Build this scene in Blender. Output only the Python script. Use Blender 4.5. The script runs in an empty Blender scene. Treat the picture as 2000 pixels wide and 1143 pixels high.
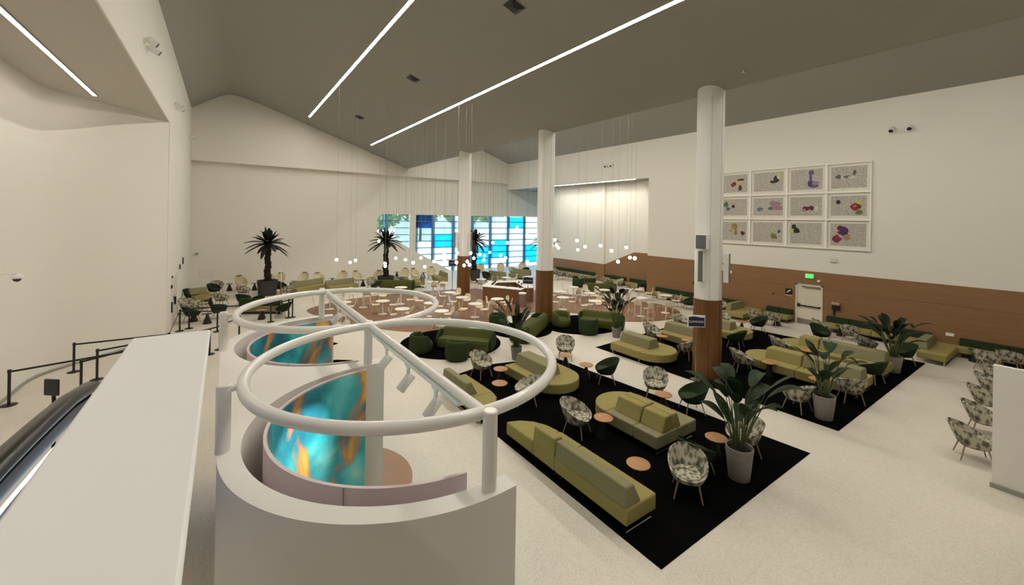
import bpy, bmesh, math, random
from math import sin, cos, pi, radians as RAD
random.seed(7)
S=bpy.context.scene; COL=S.collection
TABLES=[(5.38, 23.4, 0.74, 'round white cafe table partly behind the diagonal pipe beam'),
 (7.26, 22.71, 0.74, 'round white cafe table framed in the middle of the far pipe ring'),
 (7.48, 20.25, 0.74, 'round white cafe table at the right end inside the far pipe ring'),
 (6.82, 24.95, 1.05, 'tall white bar table whose top hides behind the far pipe ring'),
 (9.03, 24.75, 1.05, 'tall white bar table rising just above the far pipe ring'),
 (5.06, 25.44, 0.74, 'small white cafe table behind the far end of the pipe beam'),
 (8.97, 18.83, 0.74, 'round white cafe table just right of the far pipe ring, nearest of its row'),
 (9.3, 20.88, 0.74, 'round white cafe table cut by the right edge of the far pipe ring'),
 (11.65, 23.22, 0.74, 'round white cafe table directly in front of the farthest column, left one'),
 (11.55, 21.44, 0.74, 'round cream cafe table directly below the farthest column'),
 (11.29, 19.48, 0.74, 'round white cafe table with bright disc base, left of the wooden kiosk'),
 (13.09, 20.01, 0.74, 'round white cafe table in front of the wooden kiosk'),
 (11.64, 25.79, 1.05, 'tall white bar table left of the farthest column'),
 (13.02, 26.91, 0.74, 'white round table touching the left side of the farthest column'),
 (16.18, 27.05, 0.74, 'small white table just left behind the wooden kiosk'),
 (18.42, 26.93, 0.74, 'small white table behind the middle of the wooden kiosk'),
 (20.41, 26.52, 0.74, 'small white table behind the kiosk beside the middle column'),
 (19.95, 20.9, 0.74, 'round cream table farthest back right of the middle column'),
 (17.99, 20.04, 0.74, 'round cream table close beside the middle column, second one back'),
 (16.78, 18.43, 0.74, 'round cream table close beside the middle column, front one'),
 (19.28, 18.67, 0.74, 'round cream table in the middle of the right cafe area'),
 (20.99, 19.01, 0.74, 'round cream table in front of the far olive sofa'),
 (17.64, 16.68, 0.74, 'round cream table behind the green sofa of the round rug'),
 (23.22, 17.99, 0.74, 'round white table in front of the alcove benches, right one'),
 (22.52, 18.38, 0.74, 'round white table in front of the alcove benches, left one'),
 (19.45, 14.85, 1.05, 'tall white bar table with stools right of the slender potted plant'),
 (21.42, 14.62, 1.05, 'tall white bar table at the right edge of the brown cafe floor')]
CAFE=[(4.36, 25.15, 350, 'cream chair at the far left of the table partly behind the diagonal pipe beam'),
 (5.76, 23.4, 166, 'cream cafe chair right of the table partly behind the diagonal pipe beam'),
 (5.11, 21.95, 77, 'cream cafe chair in front of the table partly behind the diagonal pipe beam'),
 (6.98, 23.14, 343, 'cream cafe chair left of the table in the middle of the far pipe ring'),
 (7.88, 22.62, 171, 'cream cafe chair right of the table in the middle of the far pipe ring'),
 (8.19, 25.6, 252, 'cream cafe chair behind the table in the middle of the far pipe ring'),
 (7.06, 20.39, 351, 'cream cafe chair left of the table at the right inside the far pipe ring'),
 (7.84, 20.32, 129, 'cream cafe chair right of the table at the right inside the far pipe ring'),
 (9.22, 23.52, 169, 'cream chair left behind the table cut by the far pipe ring'),
 (9.49, 23.0, 308, 'cream chair left of the table cut by the far pipe ring'),
 (5.79, 26.22, 188, 'cream chair right of the small table behind the far end of the pipe beam'),
 (9.91, 20.95, 155, 'cream chair right of the table cut by the far pipe ring'),
 (9.51, 19.06, 183, 'cream cafe chair right of the nearest table right of the far pipe ring'),
 (8.57, 18.49, 55, 'cream cafe chair in front of the nearest table right of the far pipe ring'),
 (9.28, 18.19, 93, 'cream chair at the front right of the nearest table right of the far pipe ring'),
 (8.73, 19.79, 326, 'cream cafe chair left of the nearest table right of the far pipe ring'),
 (11.3, 23.62, 324, 'cream cafe chair left of the left table in front of the farthest column'),
 (12.4, 23.8, 202, 'cream cafe chair right of the left table in front of the farthest column'),
 (11.07, 21.74, 323, 'cream cafe chair left of the cream table below the farthest column'),
 (11.99, 21.73, 221, 'cream cafe chair right of the cream table below the farthest column'),
 (10.7, 19.73, 332, 'cream cafe chair left of the bright-based table left of the kiosk'),
 (11.64, 19.03, 159, 'cream cafe chair right of the bright-based table left of the kiosk'),
 (11.71, 19.74, 239, 'cream cafe chair behind the bright-based table left of the kiosk'),
 (12.81, 20.38, 313, 'cream cafe chair left of the table in front of the kiosk'),
 (13.62, 20.08, 176, 'cream cafe chair right of the table in front of the kiosk'),
 (13.4, 19.38, 145, 'cream cafe chair at the far right of the table in front of the kiosk'),
 (12.61, 19.68, 47, 'cream cafe chair in front of the table in front of the kiosk'),
 (11.81, 27.81, 337, 'cream cafe chair left of the tall table left of the farthest column'),
 (12.76, 26.78, 225, 'cream cafe chair in front of the table touching the farthest column'),
 (15.87, 27.76, 330, 'cream cafe chair left of the small table left behind the kiosk'),
 (17.26, 27.6, 148, 'cream cafe chair right of the small table left behind the kiosk'),
 (15.85, 26.64, 59, 'cream cafe chair in front of the small table left behind the kiosk'),
 (19.79, 27.81, 155, 'cream cafe chair right of the small table behind the middle of the kiosk'),
 (18.16, 27.41, 326, 'cream cafe chair left of the small table behind the middle of the kiosk'),
 (19.54, 26.66, 324, 'cream cafe chair left of the small table behind kiosk and middle column'),
 (19.98, 25.81, 52, 'cream cafe chair in front of the small table behind kiosk and middle column'),
 (20.01, 21.73, 317, 'cream cafe chair left of the farthest table right of the middle column'),
 (19.44, 19.99, 76, 'cream cafe chair in front of the farthest table right of the middle column'),
 (16.31, 18.68, 309, 'cream cafe chair left of the front table beside the middle column'),
 (17.26, 18.13, 136, 'cream cafe chair right of the front table beside the middle column'),
 (16.02, 17.68, 48, 'cream cafe chair in front of the front table beside the middle column'),
 (17.59, 20.41, 309, 'cream cafe chair left of the second table beside the middle column'),
 (19.3, 19.23, 315, 'cream cafe chair left of the table amid the right cafe area'),
 (19.94, 18.66, 123, 'cream cafe chair right of the table amid the right cafe area'),
 (20.85, 20.54, 245, 'cream cafe chair behind the table amid the right cafe area'),
 (17.11, 17.04, 325, 'cream cafe chair left of the table behind the round-rug green sofa'),
 (18.14, 16.93, 203, 'cream cafe chair right of the table behind the round-rug green sofa'),
 (21.13, 19.69, 253, 'cream cafe chair left of the table before the far olive sofa'),
 (17.99, 15.89, 131, 'cream cafe chair at the far right of the table behind the round-rug green sofa'),
 (21.13, 18.6, 111, 'cream cafe chair right of the table before the far olive sofa'),
 (23.96, 17.63, 126, 'cream cafe chair right of the right table before the alcove benches'),
 (23.83, 18.16, 37, 'cream cafe chair in front of the right table before the alcove benches'),
 (22.23, 18.18, 29, 'cream cafe chair in front of the left table before the alcove benches'),
 (22.23, 18.84, 310, 'cream cafe chair left of the left table before the alcove benches')]
STOOLS=[(6.39, 25.55, 296, 'cream bar stool left of the tall table hidden behind the far pipe ring'),
 (7.02, 24.81, 64, 'cream bar stool in front of the tall table hidden behind the far pipe ring'),
 (7.53, 25.09, 193, 'cream bar stool right of the tall table hidden behind the far pipe ring'),
 (19.32, 15.39, 309, 'cream bar stool left of the tall table right of the slender plant'),
 (18.69, 14.47, 38, 'cream bar stool in front of the tall table right of the slender plant'),
 (19.92, 14.54, 126, 'cream bar stool right of the tall table right of the slender plant'),
 (18.52, 13.67, 76, 'cream bar stool at the front right of the tall table right of the slender plant'),
 (21.71, 15.06, 275, 'cream bar stool left of the tall table at the brown floor edge'),
 (21.77, 14.14, 123, 'cream bar stool right of the tall table at the brown floor edge'),
 (19.89, 13.31, 34, 'cream bar stool in front of the tall table at the brown floor edge'),
 (11.63, 25.59, 66, 'cream bar stool in front of the tall table left of the farthest column')]
LOUNGE=[('P', 7.26, 12.0, 279, 'leaf-patterned armchair beside the two wooden side tables near the left rug edge'),
 ('P', 10.91, 11.82, 227, 'leaf-patterned armchair facing the camera behind a side table at the back of the near rug'),
 ('G', 10.49, 9.4, 142, 'dark green armchair at the back edge of the near rug facing left'),
 ('P', 7.31, 9.57, 148, 'leaf-patterned armchair half hidden by the right arc of the near pipe ring'),
 ('P', 7.38, 7.49, 290, 'leaf-patterned armchair between the two olive sofas in the middle of the near rug'),
 ('P', 10.88, 7.73, 215, 'leaf-patterned armchair facing the camera behind the double olive sofa'),
 ('G', 10.93, 6.58, 146, 'dark green armchair right behind the double olive sofa'),
 ('G', 8.4, 4.9, 0, 'dark green armchair seen from behind, beside the big potted plant'),
 ('P', 7.58, 4.61, 216, 'large leaf-patterned armchair at the near right of the rug, closest to the camera'),
 ('P', 9.97, 4.71, 155, 'pale leaf-patterned armchair behind the big potted plant'),
 ('P', 15.7, 11.3, 276, 'leaf-patterned armchair between the two sofas left of the big column'),
 ('P', 18.68, 11.83, 282, 'leaf-patterned armchair behind the sofa left of the big column, beside the sign'),
 ('P', 15.05, 9.31, 92, 'leaf-patterned armchair under the side table at the left side of the big column'),
 ('P', 21.38, 11.18, 263, 'leaf-patterned armchair peeking out right of the big column, front one'),
 ('P', 24.28, 12.83, 248, 'leaf-patterned armchair peeking out right of the big column, farther one by the wall bench'),
 ('G', 18.16, 8.95, 96, 'dark green armchair with low back in front of the sofa right of the big column'),
 ('P', 23.42, 10.49, 14, 'leaf-patterned armchair seen from behind in front of the bench left of the door, left one'),
 ('G', 21.71, 9.64, 129, 'dark green armchair on the pale floor at the far rug edge facing left'),
 ('P', 23.66, 9.69, 352, 'leaf-patterned armchair in front of the short bench left of the door'),
 ('P', 15.52, 7.34, 310, 'leaf-patterned armchair right of the big column at the left end of the front sofa'),
 ('P', 18.62, 7.32, 306, 'leaf-patterned armchair at the left end of the rear sofa on the far rug'),
 ('P', 13.69, 4.97, 80, 'leaf-patterned armchair in front of the sofa, left of the middle potted plant'),
 ('P', 15.76, 4.29, 35, 'leaf-patterned armchair seen from behind, right of the middle potted plant'),
 ('G', 18.31, 4.44, 74, 'dark green armchair left of the rear potted plant, seen from behind'),
 ('G', 22.28, 7.16, 248, 'dark green armchair at the top of the rear sofa in front of the door'),
 ('P', 23.69, 7.54, 298, 'leaf-patterned armchair right below the white door'),
 ('P', 23.9, 6.57, 5, 'leaf-patterned armchair seen from behind in front of the long dark green bench'),
 ('P', 22.1, 5.49, 324, 'leaf-patterned armchair behind the rear sofa, left of the rear potted plant'),
 ('G', 21.72, 4.33, 141, 'dark green armchair behind the rear potted plant'),
 ('P', 14.34, 1.59, 291, 'leaf-patterned armchair nearest to the camera beside the white box wall'),
 ('P', 16.27, 1.62, 286, 'leaf-patterned armchair second from the front beside the white box wall'),
 ('P', 18.02, 1.74, 286, 'leaf-patterned armchair third from the front beside the white box wall'),
 ('P', 19.67, 1.78, 285, 'leaf-patterned armchair fourth from the front beside the white box wall'),
 ('P', 21.06, 1.82, 285, 'leaf-patterned armchair farthest in the row beside the white box wall'),
 ('P', 23.52, 2.31, 336, 'leaf-patterned armchair in front of the right bench, left of the white box wall'),
 ('P', 24.37, 1.84, 354, 'leaf-patterned armchair in front of the right bench, above the white box wall'),
 ('P', -1.56, 28.17, 303, 'leaf-patterned armchair in the far left corner beside the wall'),
 ('G', -1.23, 25.87, 23, 'dark green armchair nearest the far left corner wall'),
 ('G', -1.56, 31.57, 313, 'dark green armchair deepest in the far left corner'),
 ('P', -0.96, 27.36, 332, 'leaf-patterned armchair second from the far left corner'),
 ('G', -0.46, 33.21, 311, 'dark green armchair by the far wall left of the left palm'),
 ('P', -0.06, 29.42, 60, 'leaf-patterned armchair beside the small white table left of the left palm'),
 ('P', -0.31, 34.52, 291, 'leaf-patterned armchair behind the dark green one by the far left wall'),
 ('G', -0.15, 26.03, 80, 'dark green armchair behind the black barriers, left of the far pipe ring'),
 ('G', 1.0, 28.63, 58, 'dark green armchair left of the left palm pot'),
 ('G', 1.61, 27.75, 117, 'dark green armchair in front of the left palm pot'),
 ('G', 2.61, 24.82, 144, 'dark green armchair behind the barriers at the right, inside the far pipe ring'),
 ('G', 3.28, 32.28, 314, 'dark green armchair right of the left palm pot'),
 ('P', 3.4, 30.59, 124, 'leaf-patterned armchair right of the left palm pot beside the thin sign pole'),
 ('P', 1.1, 31.68, 58, 'leaf-patterned armchair in front of the first cream chair at the far wall'),
 ('P', 9.07, 31.14, 254, 'leaf-patterned armchair left of the middle palm pot'),
 ('G', 8.92, 29.63, 153, 'dark green armchair left of the middle palm pot'),
 ('P', 10.64, 30.85, 211, 'leaf-patterned armchair right of the middle palm pot'),
 ('P', 11.52, 30.95, 50, 'leaf-patterned armchair behind the far olive sofa right of the middle palm'),
 ('G', 18.51, 30.1, 268, 'dark grey-green armchair right of the right palm pot'),
 ('G', 23.36, 31.0, 213, 'dark green armchair in front of the window left of the middle column'),
 ('P', 22.33, 31.54, 255, 'leaf-patterned armchair in front of the window mullion'),
 ('P', 25.2, 29.22, 189, 'leaf-patterned armchair just right of the middle column by the alcove bench'),
 ('P', 24.93, 27.78, 38, 'leaf-patterned armchair in front of the alcove bench, left one'),
 ('P', 24.89, 24.96, 35, 'leaf-patterned armchair in front of the alcove bench, middle one'),
 ('P', 25.45, 24.32, 124, 'leaf-patterned armchair in front of the alcove bench, right one'),
 ('P', 25.87, 23.12, 12, 'leaf-patterned armchair at the corner pilaster of the alcove'),
 ('P', 25.6, 21.76, 160, 'leaf-patterned armchair in front of the short alcove bench'),
 ('P', 25.41, 27.15, 17, 'leaf-patterned armchair against the long alcove bench, second one'),
 ('P', 23.47, 15.24, 3, 'leaf-patterned armchair in front of the wall bench left of the big column'),
 ('G', 23.41, 14.36, 142, 'dark green armchair half hidden by the left side of the big column')]
CREAM=[(1.07, 34.54, 293, 'cream high-back lounge chair along the far wall left of the left palm'),
 (2.78, 34.93, 275, 'cream high-back lounge chair along the far wall directly right of the left palm trunk'),
 (3.43, 34.86, 254, 'cream high-back lounge chair along the far wall behind the thin sign pole'),
 (4.93, 34.32, 247, 'cream high-back lounge chair along the far wall first right of the thin sign pole'),
 (5.97, 33.76, 285, 'cream high-back lounge chair along the far wall second right of the thin sign pole'),
 (7.58, 33.77, 242, 'cream high-back lounge chair along the far wall third right of the thin sign pole'),
 (8.67, 33.49, 280, 'cream high-back lounge chair along the far wall fourth right of the thin sign pole'),
 (10.13, 33.02, 238, 'cream high-back lounge chair along the far wall directly left of the middle palm trunk'),
 (12.48, 33.42, 240, 'cream high-back lounge chair along the far wall first right of the middle palm'),
 (13.26, 33.01, 278, 'cream high-back lounge chair along the far wall second right of the middle palm'),
 (14.81, 33.26, 246, 'cream high-back lounge chair along the far wall where the diagonal sill meets the floor'),
 (19.85, 33.41, 234, 'cream high-back lounge chair first right of the right palm in front of the window'),
 (22.01, 33.17, 236, 'cream high-back lounge chair second right of the right palm in front of the window'),
 (24.38, 32.87, 228, 'cream high-back lounge chair in the window just left of the middle column')]
SIDE=[(7.47, 11.16, 'far one of the two wooden side tables by the left rug chair'),
 (6.8, 10.2, 'near one of the two wooden side tables by the left rug chair'),
 (10.22, 11.04, 'wooden side table in front of the rear armchair facing the camera'),
 (10.13, 9.92, 'wooden side table left of the dark green armchair at the back of the near rug'),
 (7.8, 7.02, 'wooden side table at the rounded corner of the double olive sofa'),
 (6.93, 5.29, 'wooden side table alone in front of the double olive sofa, nearest to the camera'),
 (9.26, 4.95, 'wooden side table left of the big potted plant'),
 (10.28, 7.03, 'wooden side table in front of the patterned armchair behind the double sofa'),
 (15.43, 10.67, 'wooden side table between the two sofas left of the big column'),
 (15.82, 9.73, 'wooden side table touching the left side of the big column'),
 (21.12, 10.1, 'wooden side table right of the big column near the far rug edge'),
 (15.83, 6.62, 'wooden side table in front of the front sofa on the far rug'),
 (18.62, 6.41, 'wooden side table between the two sofas on the far rug'),
 (15.46, 5.05, 'wooden side table left of the middle potted plant'),
 (-0.6, 29.97, 'pale small side table left of the left palm'),
 (1.64, 24.69, 'pale small side table seen through the far pipe ring')]
CONES=[(-0.61, 25.08, 'small black cone side table below the barriers left of the far ring'),
 (-1.18, 25.9, 'small black cone side table leftmost under the patterned chairs'),
 (1.67, 24.92, 'small black cone side table seen through the far pipe ring'),
 (-1.04, 33.04, 'small black cone side table in the left corner beside the olive cube'),
 (0.37, 35.05, 'small black cone side table left of the left palm'),
 (1.84, 34.46, 'small black cone side table directly left of the left palm pot'),
 (4.32, 34.31, 'small black cone side table right of the thin sign pole'),
 (7.02, 34.44, 'small black cone side table fifth along the far wall'),
 (8.86, 32.58, 'small black cone side table left of the middle palm pot'),
 (12.68, 35.85, 'small black cone side table right of the middle palm pot'),
 (14.61, 34.45, 'small black cone side table left of the diagonal sill foot'),
 (23.99, 9.69, 'small black cone side table in front of the short bench left of the door'),
 (24.56, 7.11, 'small black cone side table in front of the long dark bench'),
 (24.65, 2.76, 'small black cone side table at the right bench beside the white box wall')]
TUBS=[(6.52, 15.51, 357, 'round dark green tub chair at the left of the near round rug'),
 (7.36, 13.99, 52, 'round dark green tub chair seen from behind on the near round rug'),
 (14.02, 15.51, 268, 'olive green tub chair at the left of the round rug by the middle column'),
 (14.25, 13.85, 39, 'dark green tub chair seen from behind on the round rug by the middle column'),
 (11.04, 16.77, 297, 'dark green tub chair left of the spiky potted plant'),
 (23.37, 23.93, 46, 'dark green tub chair far back at the alcove, left of the olive sofa'),
 (24.4, 23.64, 44, 'dark green tub chair far back behind the olive sofa')]
RSOFA=[(7.55, 15.75, 8.99, 14.21, 'olive green rounded sofa on the near round rug'),
 (15.07, 15.13, 16.11, 13.46, 'olive green rounded sofa on the round rug by the middle column'),
 (12.97, 16.07, 10.57, 14.39, 'olive green rounded sofa seen end-on beside the spiky potted plant'),
 (9.38, 30.54, 11.59, 29.31, 'olive green rounded sofa seen from behind by the middle palm pot'),
 (22.22, 22.05, 23.84, 20.64, 'olive green rounded sofa seen from behind in front of the alcove')]
PLANTS=[(8.87, 4.14, 'largest potted plant with broad leaves on the near rug corner'),
 (13.57, 4.13, 'middle potted plant with broad leaves on the far rug corner'),
 (20.11, 4.11, 'rear potted plant with dark broad leaves at the far rug corner'),
 (9.14, 12.61, 'potted plant with spiky leaves behind the rounded olive sofa'),
 (14.85, 12.6, 'tall slender potted plant left of the big column')]
PALMS=[(2.35, 31.92, 'leftmost tall palm in a dark square pot by the far wall'),
 (10.06, 31.1, 'middle tall palm in a dark pot at the window corner'),
 (17.25, 30.0, 'tall palm in a dark pot right of the farthest column'),
 (23.09, 27.78, 'tall palm hidden behind the middle column, frond tips showing')]
PENDANTS=[(5.07, 23.92, 3.0),
 (6.48, 26.78, 2.51),
 (6.28, 24.72, 2.84),
 (8.35, 27.12, 3.79),
 (8.12, 25.08, 2.53),
 (7.55, 23.28, 2.58),
 (9.12, 26.03, 2.73),
 (8.98, 23.93, 2.82),
 (8.68, 21.94, 2.86),
 (10.27, 24.67, 2.82),
 (9.76, 22.84, 2.48),
 (9.45, 20.85, 3.0),
 (11.22, 23.46, 2.5),
 (10.48, 21.78, 3.25),
 (11.88, 24.64, 2.65),
 (11.75, 22.54, 3.26),
 (10.03, 19.34, 3.06),
 (10.79, 19.55, 3.05),
 (10.22, 18.84, 2.94),
 (11.31, 20.1, 3.45),
 (10.3, 18.42, 3.01),
 (12.13, 21.17, 3.03),
 (11.49, 19.42, 3.42),
 (13.34, 21.97, 3.06),
 (12.38, 20.45, 2.98),
 (14.33, 22.93, 3.17),
 (13.52, 21.3, 3.92),
 (12.92, 19.52, 3.31),
 (14.35, 22.36, 2.64),
 (13.92, 20.47, 3.04),
 (12.97, 18.94, 4.05),
 (15.25, 21.18, 4.89),
 (14.72, 19.35, 2.89),
 (13.6, 17.94, 4.53),
 (15.11, 17.37, 4.27),
 (14.59, 16.64, 4.03),
 (15.59, 17.59, 3.79),
 (15.81, 16.33, 4.27),
 (16.81, 17.28, 3.67),
 (16.5, 16.4, 3.92),
 (16.53, 15.28, 4.05),
 (16.63, 14.6, 3.82),
 (16.13, 13.73, 3.35),
 (17.66, 14.49, 3.97),
 (17.02, 13.72, 3.52),
 (16.4, 12.93, 3.58)]
STAN=[(-4.81, 17.25),
 (-4.07, 19.7),
 (-3.28, 18.42),
 (-3.42, 17.31),
 (-1.6, 24.07),
 (-1.28, 24.39),
 (-0.19, 23.11),
 (-0.08, 20.0),
 (0.6, 21.3),
 (1.99, 23.87),
 (2.84, 24.35),
 (3.02, 24.37),
 (-0.39, 19.52),
 (-1.48, 18.15),
 (-1.61, 19.61),
 (-0.58, 20.43)]
MISC={'cubeL': (-1.14, 31.52, 0.2),
 'olive2': (7.09, 31.23, 0.3),
 'olive3': (5.01, 31.89, 0.3),
 'olive4': (12.69, 30.61, 0.3),
 'olive5': (15.04, 31.87, 0.3),
 'olive6': (19.13, 29.67, 0.3),
 'olive7': (22.04, 29.92, 0.3),
 'olivebench': (1.85, 26.36, 0.3),
 'sign1': (13.29, 7.9, 0),
 'sign2': (14.49, 18.48, 0),
 'sign3': (14.51, 28.61, 0),
 'sign4': (2.58, 25.44, 0),
 'tablet': (-0.95, 4.1, 4.2),
 'white1': (21.39, 29.82, 0.4)}
PICS={'cols': [13.55, 11.87, 9.94, 8.1, 6.28], 'rows': [8.52, 7.04, 5.65, 4.12]}
# ------------------------------------------------------------------ materials
def mat(name,col,rough=.6,metal=0,noise=None,bump=0,scale=30,spec=.5):
    m=bpy.data.materials.new(name); m.use_nodes=True; nt=m.node_tree; b=nt.nodes['Principled BSDF']
    b.inputs['Base Color'].default_value=(*col,1); b.inputs['Roughness'].default_value=rough; b.inputs['Metallic'].default_value=metal
    b.inputs['Specular IOR Level'].default_value=spec
    if noise or bump:
        tc=nt.nodes.new('ShaderNodeTexCoord'); n=nt.nodes.new('ShaderNodeTexNoise'); n.inputs['Scale'].default_value=scale; n.inputs['Detail'].default_value=4
        nt.links.new(tc.outputs['Object'],n.inputs['Vector'])
        if noise:
            mx=nt.nodes.new('ShaderNodeMix'); mx.data_type='RGBA'; mx.inputs[6].default_value=(*col,1); mx.inputs[7].default_value=(*noise,1)
            r=nt.nodes.new('ShaderNodeMapRange'); r.inputs['From Min'].default_value=.4; r.inputs['From Max'].default_value=.62
            nt.links.new(n.outputs['Fac'],r.inputs['Value']); nt.links.new(r.outputs[0],mx.inputs[0]); nt.links.new(mx.outputs[2],b.inputs['Base Color'])
        if bump:
            bp=nt.nodes.new('ShaderNodeBump'); bp.inputs['Strength'].default_value=bump; bp.inputs['Distance'].default_value=.01
            nt.links.new(n.outputs['Fac'],bp.inputs['Height']); nt.links.new(bp.outputs[0],b.inputs['Normal'])
    return m
def emit(name,col,st):
    m=bpy.data.materials.new(name); m.use_nodes=True; b=m.node_tree.nodes['Principled BSDF']
    b.inputs['Base Color'].default_value=(*col,1); b.inputs['Emission Color'].default_value=(*col,1); b.inputs['Emission Strength'].default_value=st
    return m
def ramp(nt,stops,interp='LINEAR'):
    r=nt.nodes.new('ShaderNodeValToRGB'); r.color_ramp.interpolation=interp; e=r.color_ramp.elements
    while len(e)<len(stops): e.new(1)
    for x,(p,c) in zip(e,stops): x.position=p; x.color=(*c,1)
    return r
def nodes(name,rough=.6,spec=.5):
    m=bpy.data.materials.new(name); m.use_nodes=True; nt=m.node_tree; b=nt.nodes['Principled BSDF']; b.inputs['Roughness'].default_value=rough; b.inputs['Specular IOR Level'].default_value=spec
    tc=nt.nodes.new('ShaderNodeTexCoord'); mp=nt.nodes.new('ShaderNodeMapping'); nt.links.new(tc.outputs['Object'],mp.inputs[0])
    return m,nt,b,mp
M={}
M['wall']=mat('white_plaster',(.80,.77,.70),.75,bump=.05,scale=60)
M['wall2']=mat('white_booth_paint',(.82,.79,.74),.55)
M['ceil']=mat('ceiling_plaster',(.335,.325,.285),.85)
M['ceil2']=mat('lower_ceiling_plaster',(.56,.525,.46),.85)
M['white']=mat('white_enamel',(.86,.85,.82),.28)
M['pipe']=mat('white_pipe_gloss',(.84,.82,.78),.2)
M['parapet']=mat('white_ledge',(.88,.88,.87),.5)
M['pale']=mat('pale_tabletop',(.85,.80,.72),.35)
M['cream']=mat('cream_shell',(.74,.64,.47),.45)
M['creamup']=mat('cream_upholstery',(.64,.57,.38),.8)
M['rug']=mat('black_carpet',(.0028,.0028,.003),1,noise=(.0055,.0055,.0055),bump=.3,scale=120,spec=0)
M['green']=mat('dark_green_fabric',(.016,.030,.012),.85,noise=(.024,.042,.018),bump=.2,scale=90,spec=.2)
M['tub']=mat('forest_green_fabric',(.022,.036,.011),.85,noise=(.030,.047,.015),bump=.2,scale=90,spec=.2)
M['tubol']=mat('olive_green_fabric',(.075,.085,.021),.85,noise=(.09,.10,.027),bump=.2,scale=90,spec=.2)
M['must']=mat('mustard_olive_fabric',(.285,.24,.085),.85,noise=(.32,.27,.10),bump=.2,scale=90,spec=.2)
M['sage']=mat('sage_fabric',(.23,.21,.115),.85,noise=(.26,.24,.135),bump=.2,scale=90,spec=.2)
M['chrome']=mat('chrome_metal',(.7,.7,.7),.18,1)
M['steel']=mat('brushed_steel',(.42,.40,.38),.35,1)
M['black']=mat('black_metal',(.008,.008,.008),.4)
M['rubber']=mat('black_rubber',(.006,.006,.006),.3,spec=.3)
M['darkplas']=mat('dark_plastic',(.02,.02,.02),.4)
M['leg']=mat('ash_wood_leg',(.34,.235,.15),.5)
M['legdark']=mat('dark_stained_leg',(.05,.035,.025),.5)
M['concrete']=mat('grey_planter',(.235,.21,.19),.85,noise=(.27,.245,.22),bump=.15,scale=20)
M['darkpot']=mat('charcoal_planter',(.05,.045,.042),.8)
M['soil']=mat('soil',(.012,.010,.007),1)
M['leaf']=mat('glossy_leaf',(.009,.022,.006),.5,spec=.22,noise=(.022,.045,.011),scale=6)
M['leafdk']=mat('deep_green_leaf',(.005,.010,.004),.5,spec=.2,noise=(.011,.019,.007),scale=6)
M['stem']=mat('green_stem',(.07,.10,.03),.5)
M['palm']=mat('palm_frond',(.008,.010,.006),.55)
M['bark']=mat('palm_bark',(.028,.012,.008),.95,noise=(.012,.006,.005),bump=.8,scale=25)
M['lilac']=mat('lilac_panel_back',(.72,.61,.62),.6)
M['door']=mat('door_paint',(.70,.66,.53),.5)
M['frame']=mat('picture_frame_white',(.88,.86,.80),.4)
M['mount']=mat('picture_mount',(.76,.72,.64),.8)
M['speaker']=mat('speaker_grille',(.14,.15,.15),.6)
M['navy']=mat('navy_sign_face',(.012,.016,.06),.4)
M['mull']=mat('window_mullion',(.10,.22,.38),.4)
M['mullw']=mat('window_fin',(.55,.68,.80),.4)
M['brass']=mat('dull_brass',(.40,.27,.15),.35,.8)
M['strip']=emit('strip_light',(1,.945,.83),48)
M['stripB']=emit('strip_light_lounge',(1,.945,.83),75)
M['stripL']=emit('strip_light_cool',(1,.89,.85),12)
M['globe']=emit('globe_glow',(1,.90,.72),9)
M['exitg']=emit('exit_green',(.01,.9,.06),1.5)
M['led']=emit('escalator_led',(.8,.9,1),3)
M['deck']=mat('escalator_deck',(.34,.36,.45),.4)
M['greenseat']=mat('green_seat_fabric',(.024,.042,.017),.85,noise=(.03,.052,.022),bump=.2,scale=90,spec=.2)
M['rose']=mat('rose_dispenser',(.5,.33,.27),.4)
# terrazzo floor
m,nt,b,mp=nodes('terrazzo_floor',.42,.35); M['floor']=m
v=nt.nodes.new('ShaderNodeTexVoronoi'); v.inputs['Scale'].default_value=55; nt.links.new(mp.outputs[0],v.inputs['Vector'])
r=ramp(nt,[(0,(.60,.545,.465)),(.35,(.71,.655,.57)),(.8,(.76,.705,.62)),(1,(.80,.75,.67))]); nt.links.new(v.outputs['Color'],r.inputs[0])
n=nt.nodes.new('ShaderNodeTexNoise'); n.inputs['Scale'].default_value=.45; n.inputs['Detail'].default_value=5; nt.links.new(mp.outputs[0],n.inputs['Vector'])
r2=ramp(nt,[(.35,(.90,.90,.89)),(.65,(1,1,1))]); nt.links.new(n.outputs['Fac'],r2.inputs[0])
br=nt.nodes.new('ShaderNodeTexBrick'); br.offset=0; br.inputs['Color1'].default_value=(1,1,1,1); br.inputs['Color2'].default_value=(.97,.97,.97,1); br.inputs['Mortar'].default_value=(.88,.87,.86,1); br.inputs['Scale'].default_value=1; br.inputs['Brick Width'].default_value=3; br.inputs['Row Height'].default_value=3; br.inputs['Mortar Size'].default_value=.004
nt.links.new(mp.outputs[0],br.inputs['Vector'])
def mul(nt,a,bb):
    x=nt.nodes.new('ShaderNodeMix'); x.data_type='RGBA'; x.blend_type='MULTIPLY'; x.inputs[0].default_value=1; nt.links.new(a,x.inputs[6]); nt.links.new(bb,x.inputs[7]); return x.outputs[2]
nt.links.new(mul(nt,mul(nt,r.outputs[0],r2.outputs[0]),br.outputs[0]),b.inputs['Base Color'])
# brown floor of the cafe
m,nt,b,mp=nodes('brown_cafe_floor',.45); M['brown']=m
v=nt.nodes.new('ShaderNodeTexVoronoi'); v.inputs['Scale'].default_value=30; nt.links.new(mp.outputs[0],v.inputs['Vector'])
r=ramp(nt,[(0,(.185,.083,.04)),(1,(.26,.125,.062))]); nt.links.new(v.outputs['Color'],r.inputs[0]); nt.links.new(r.outputs[0],b.inputs['Base Color'])
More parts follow.
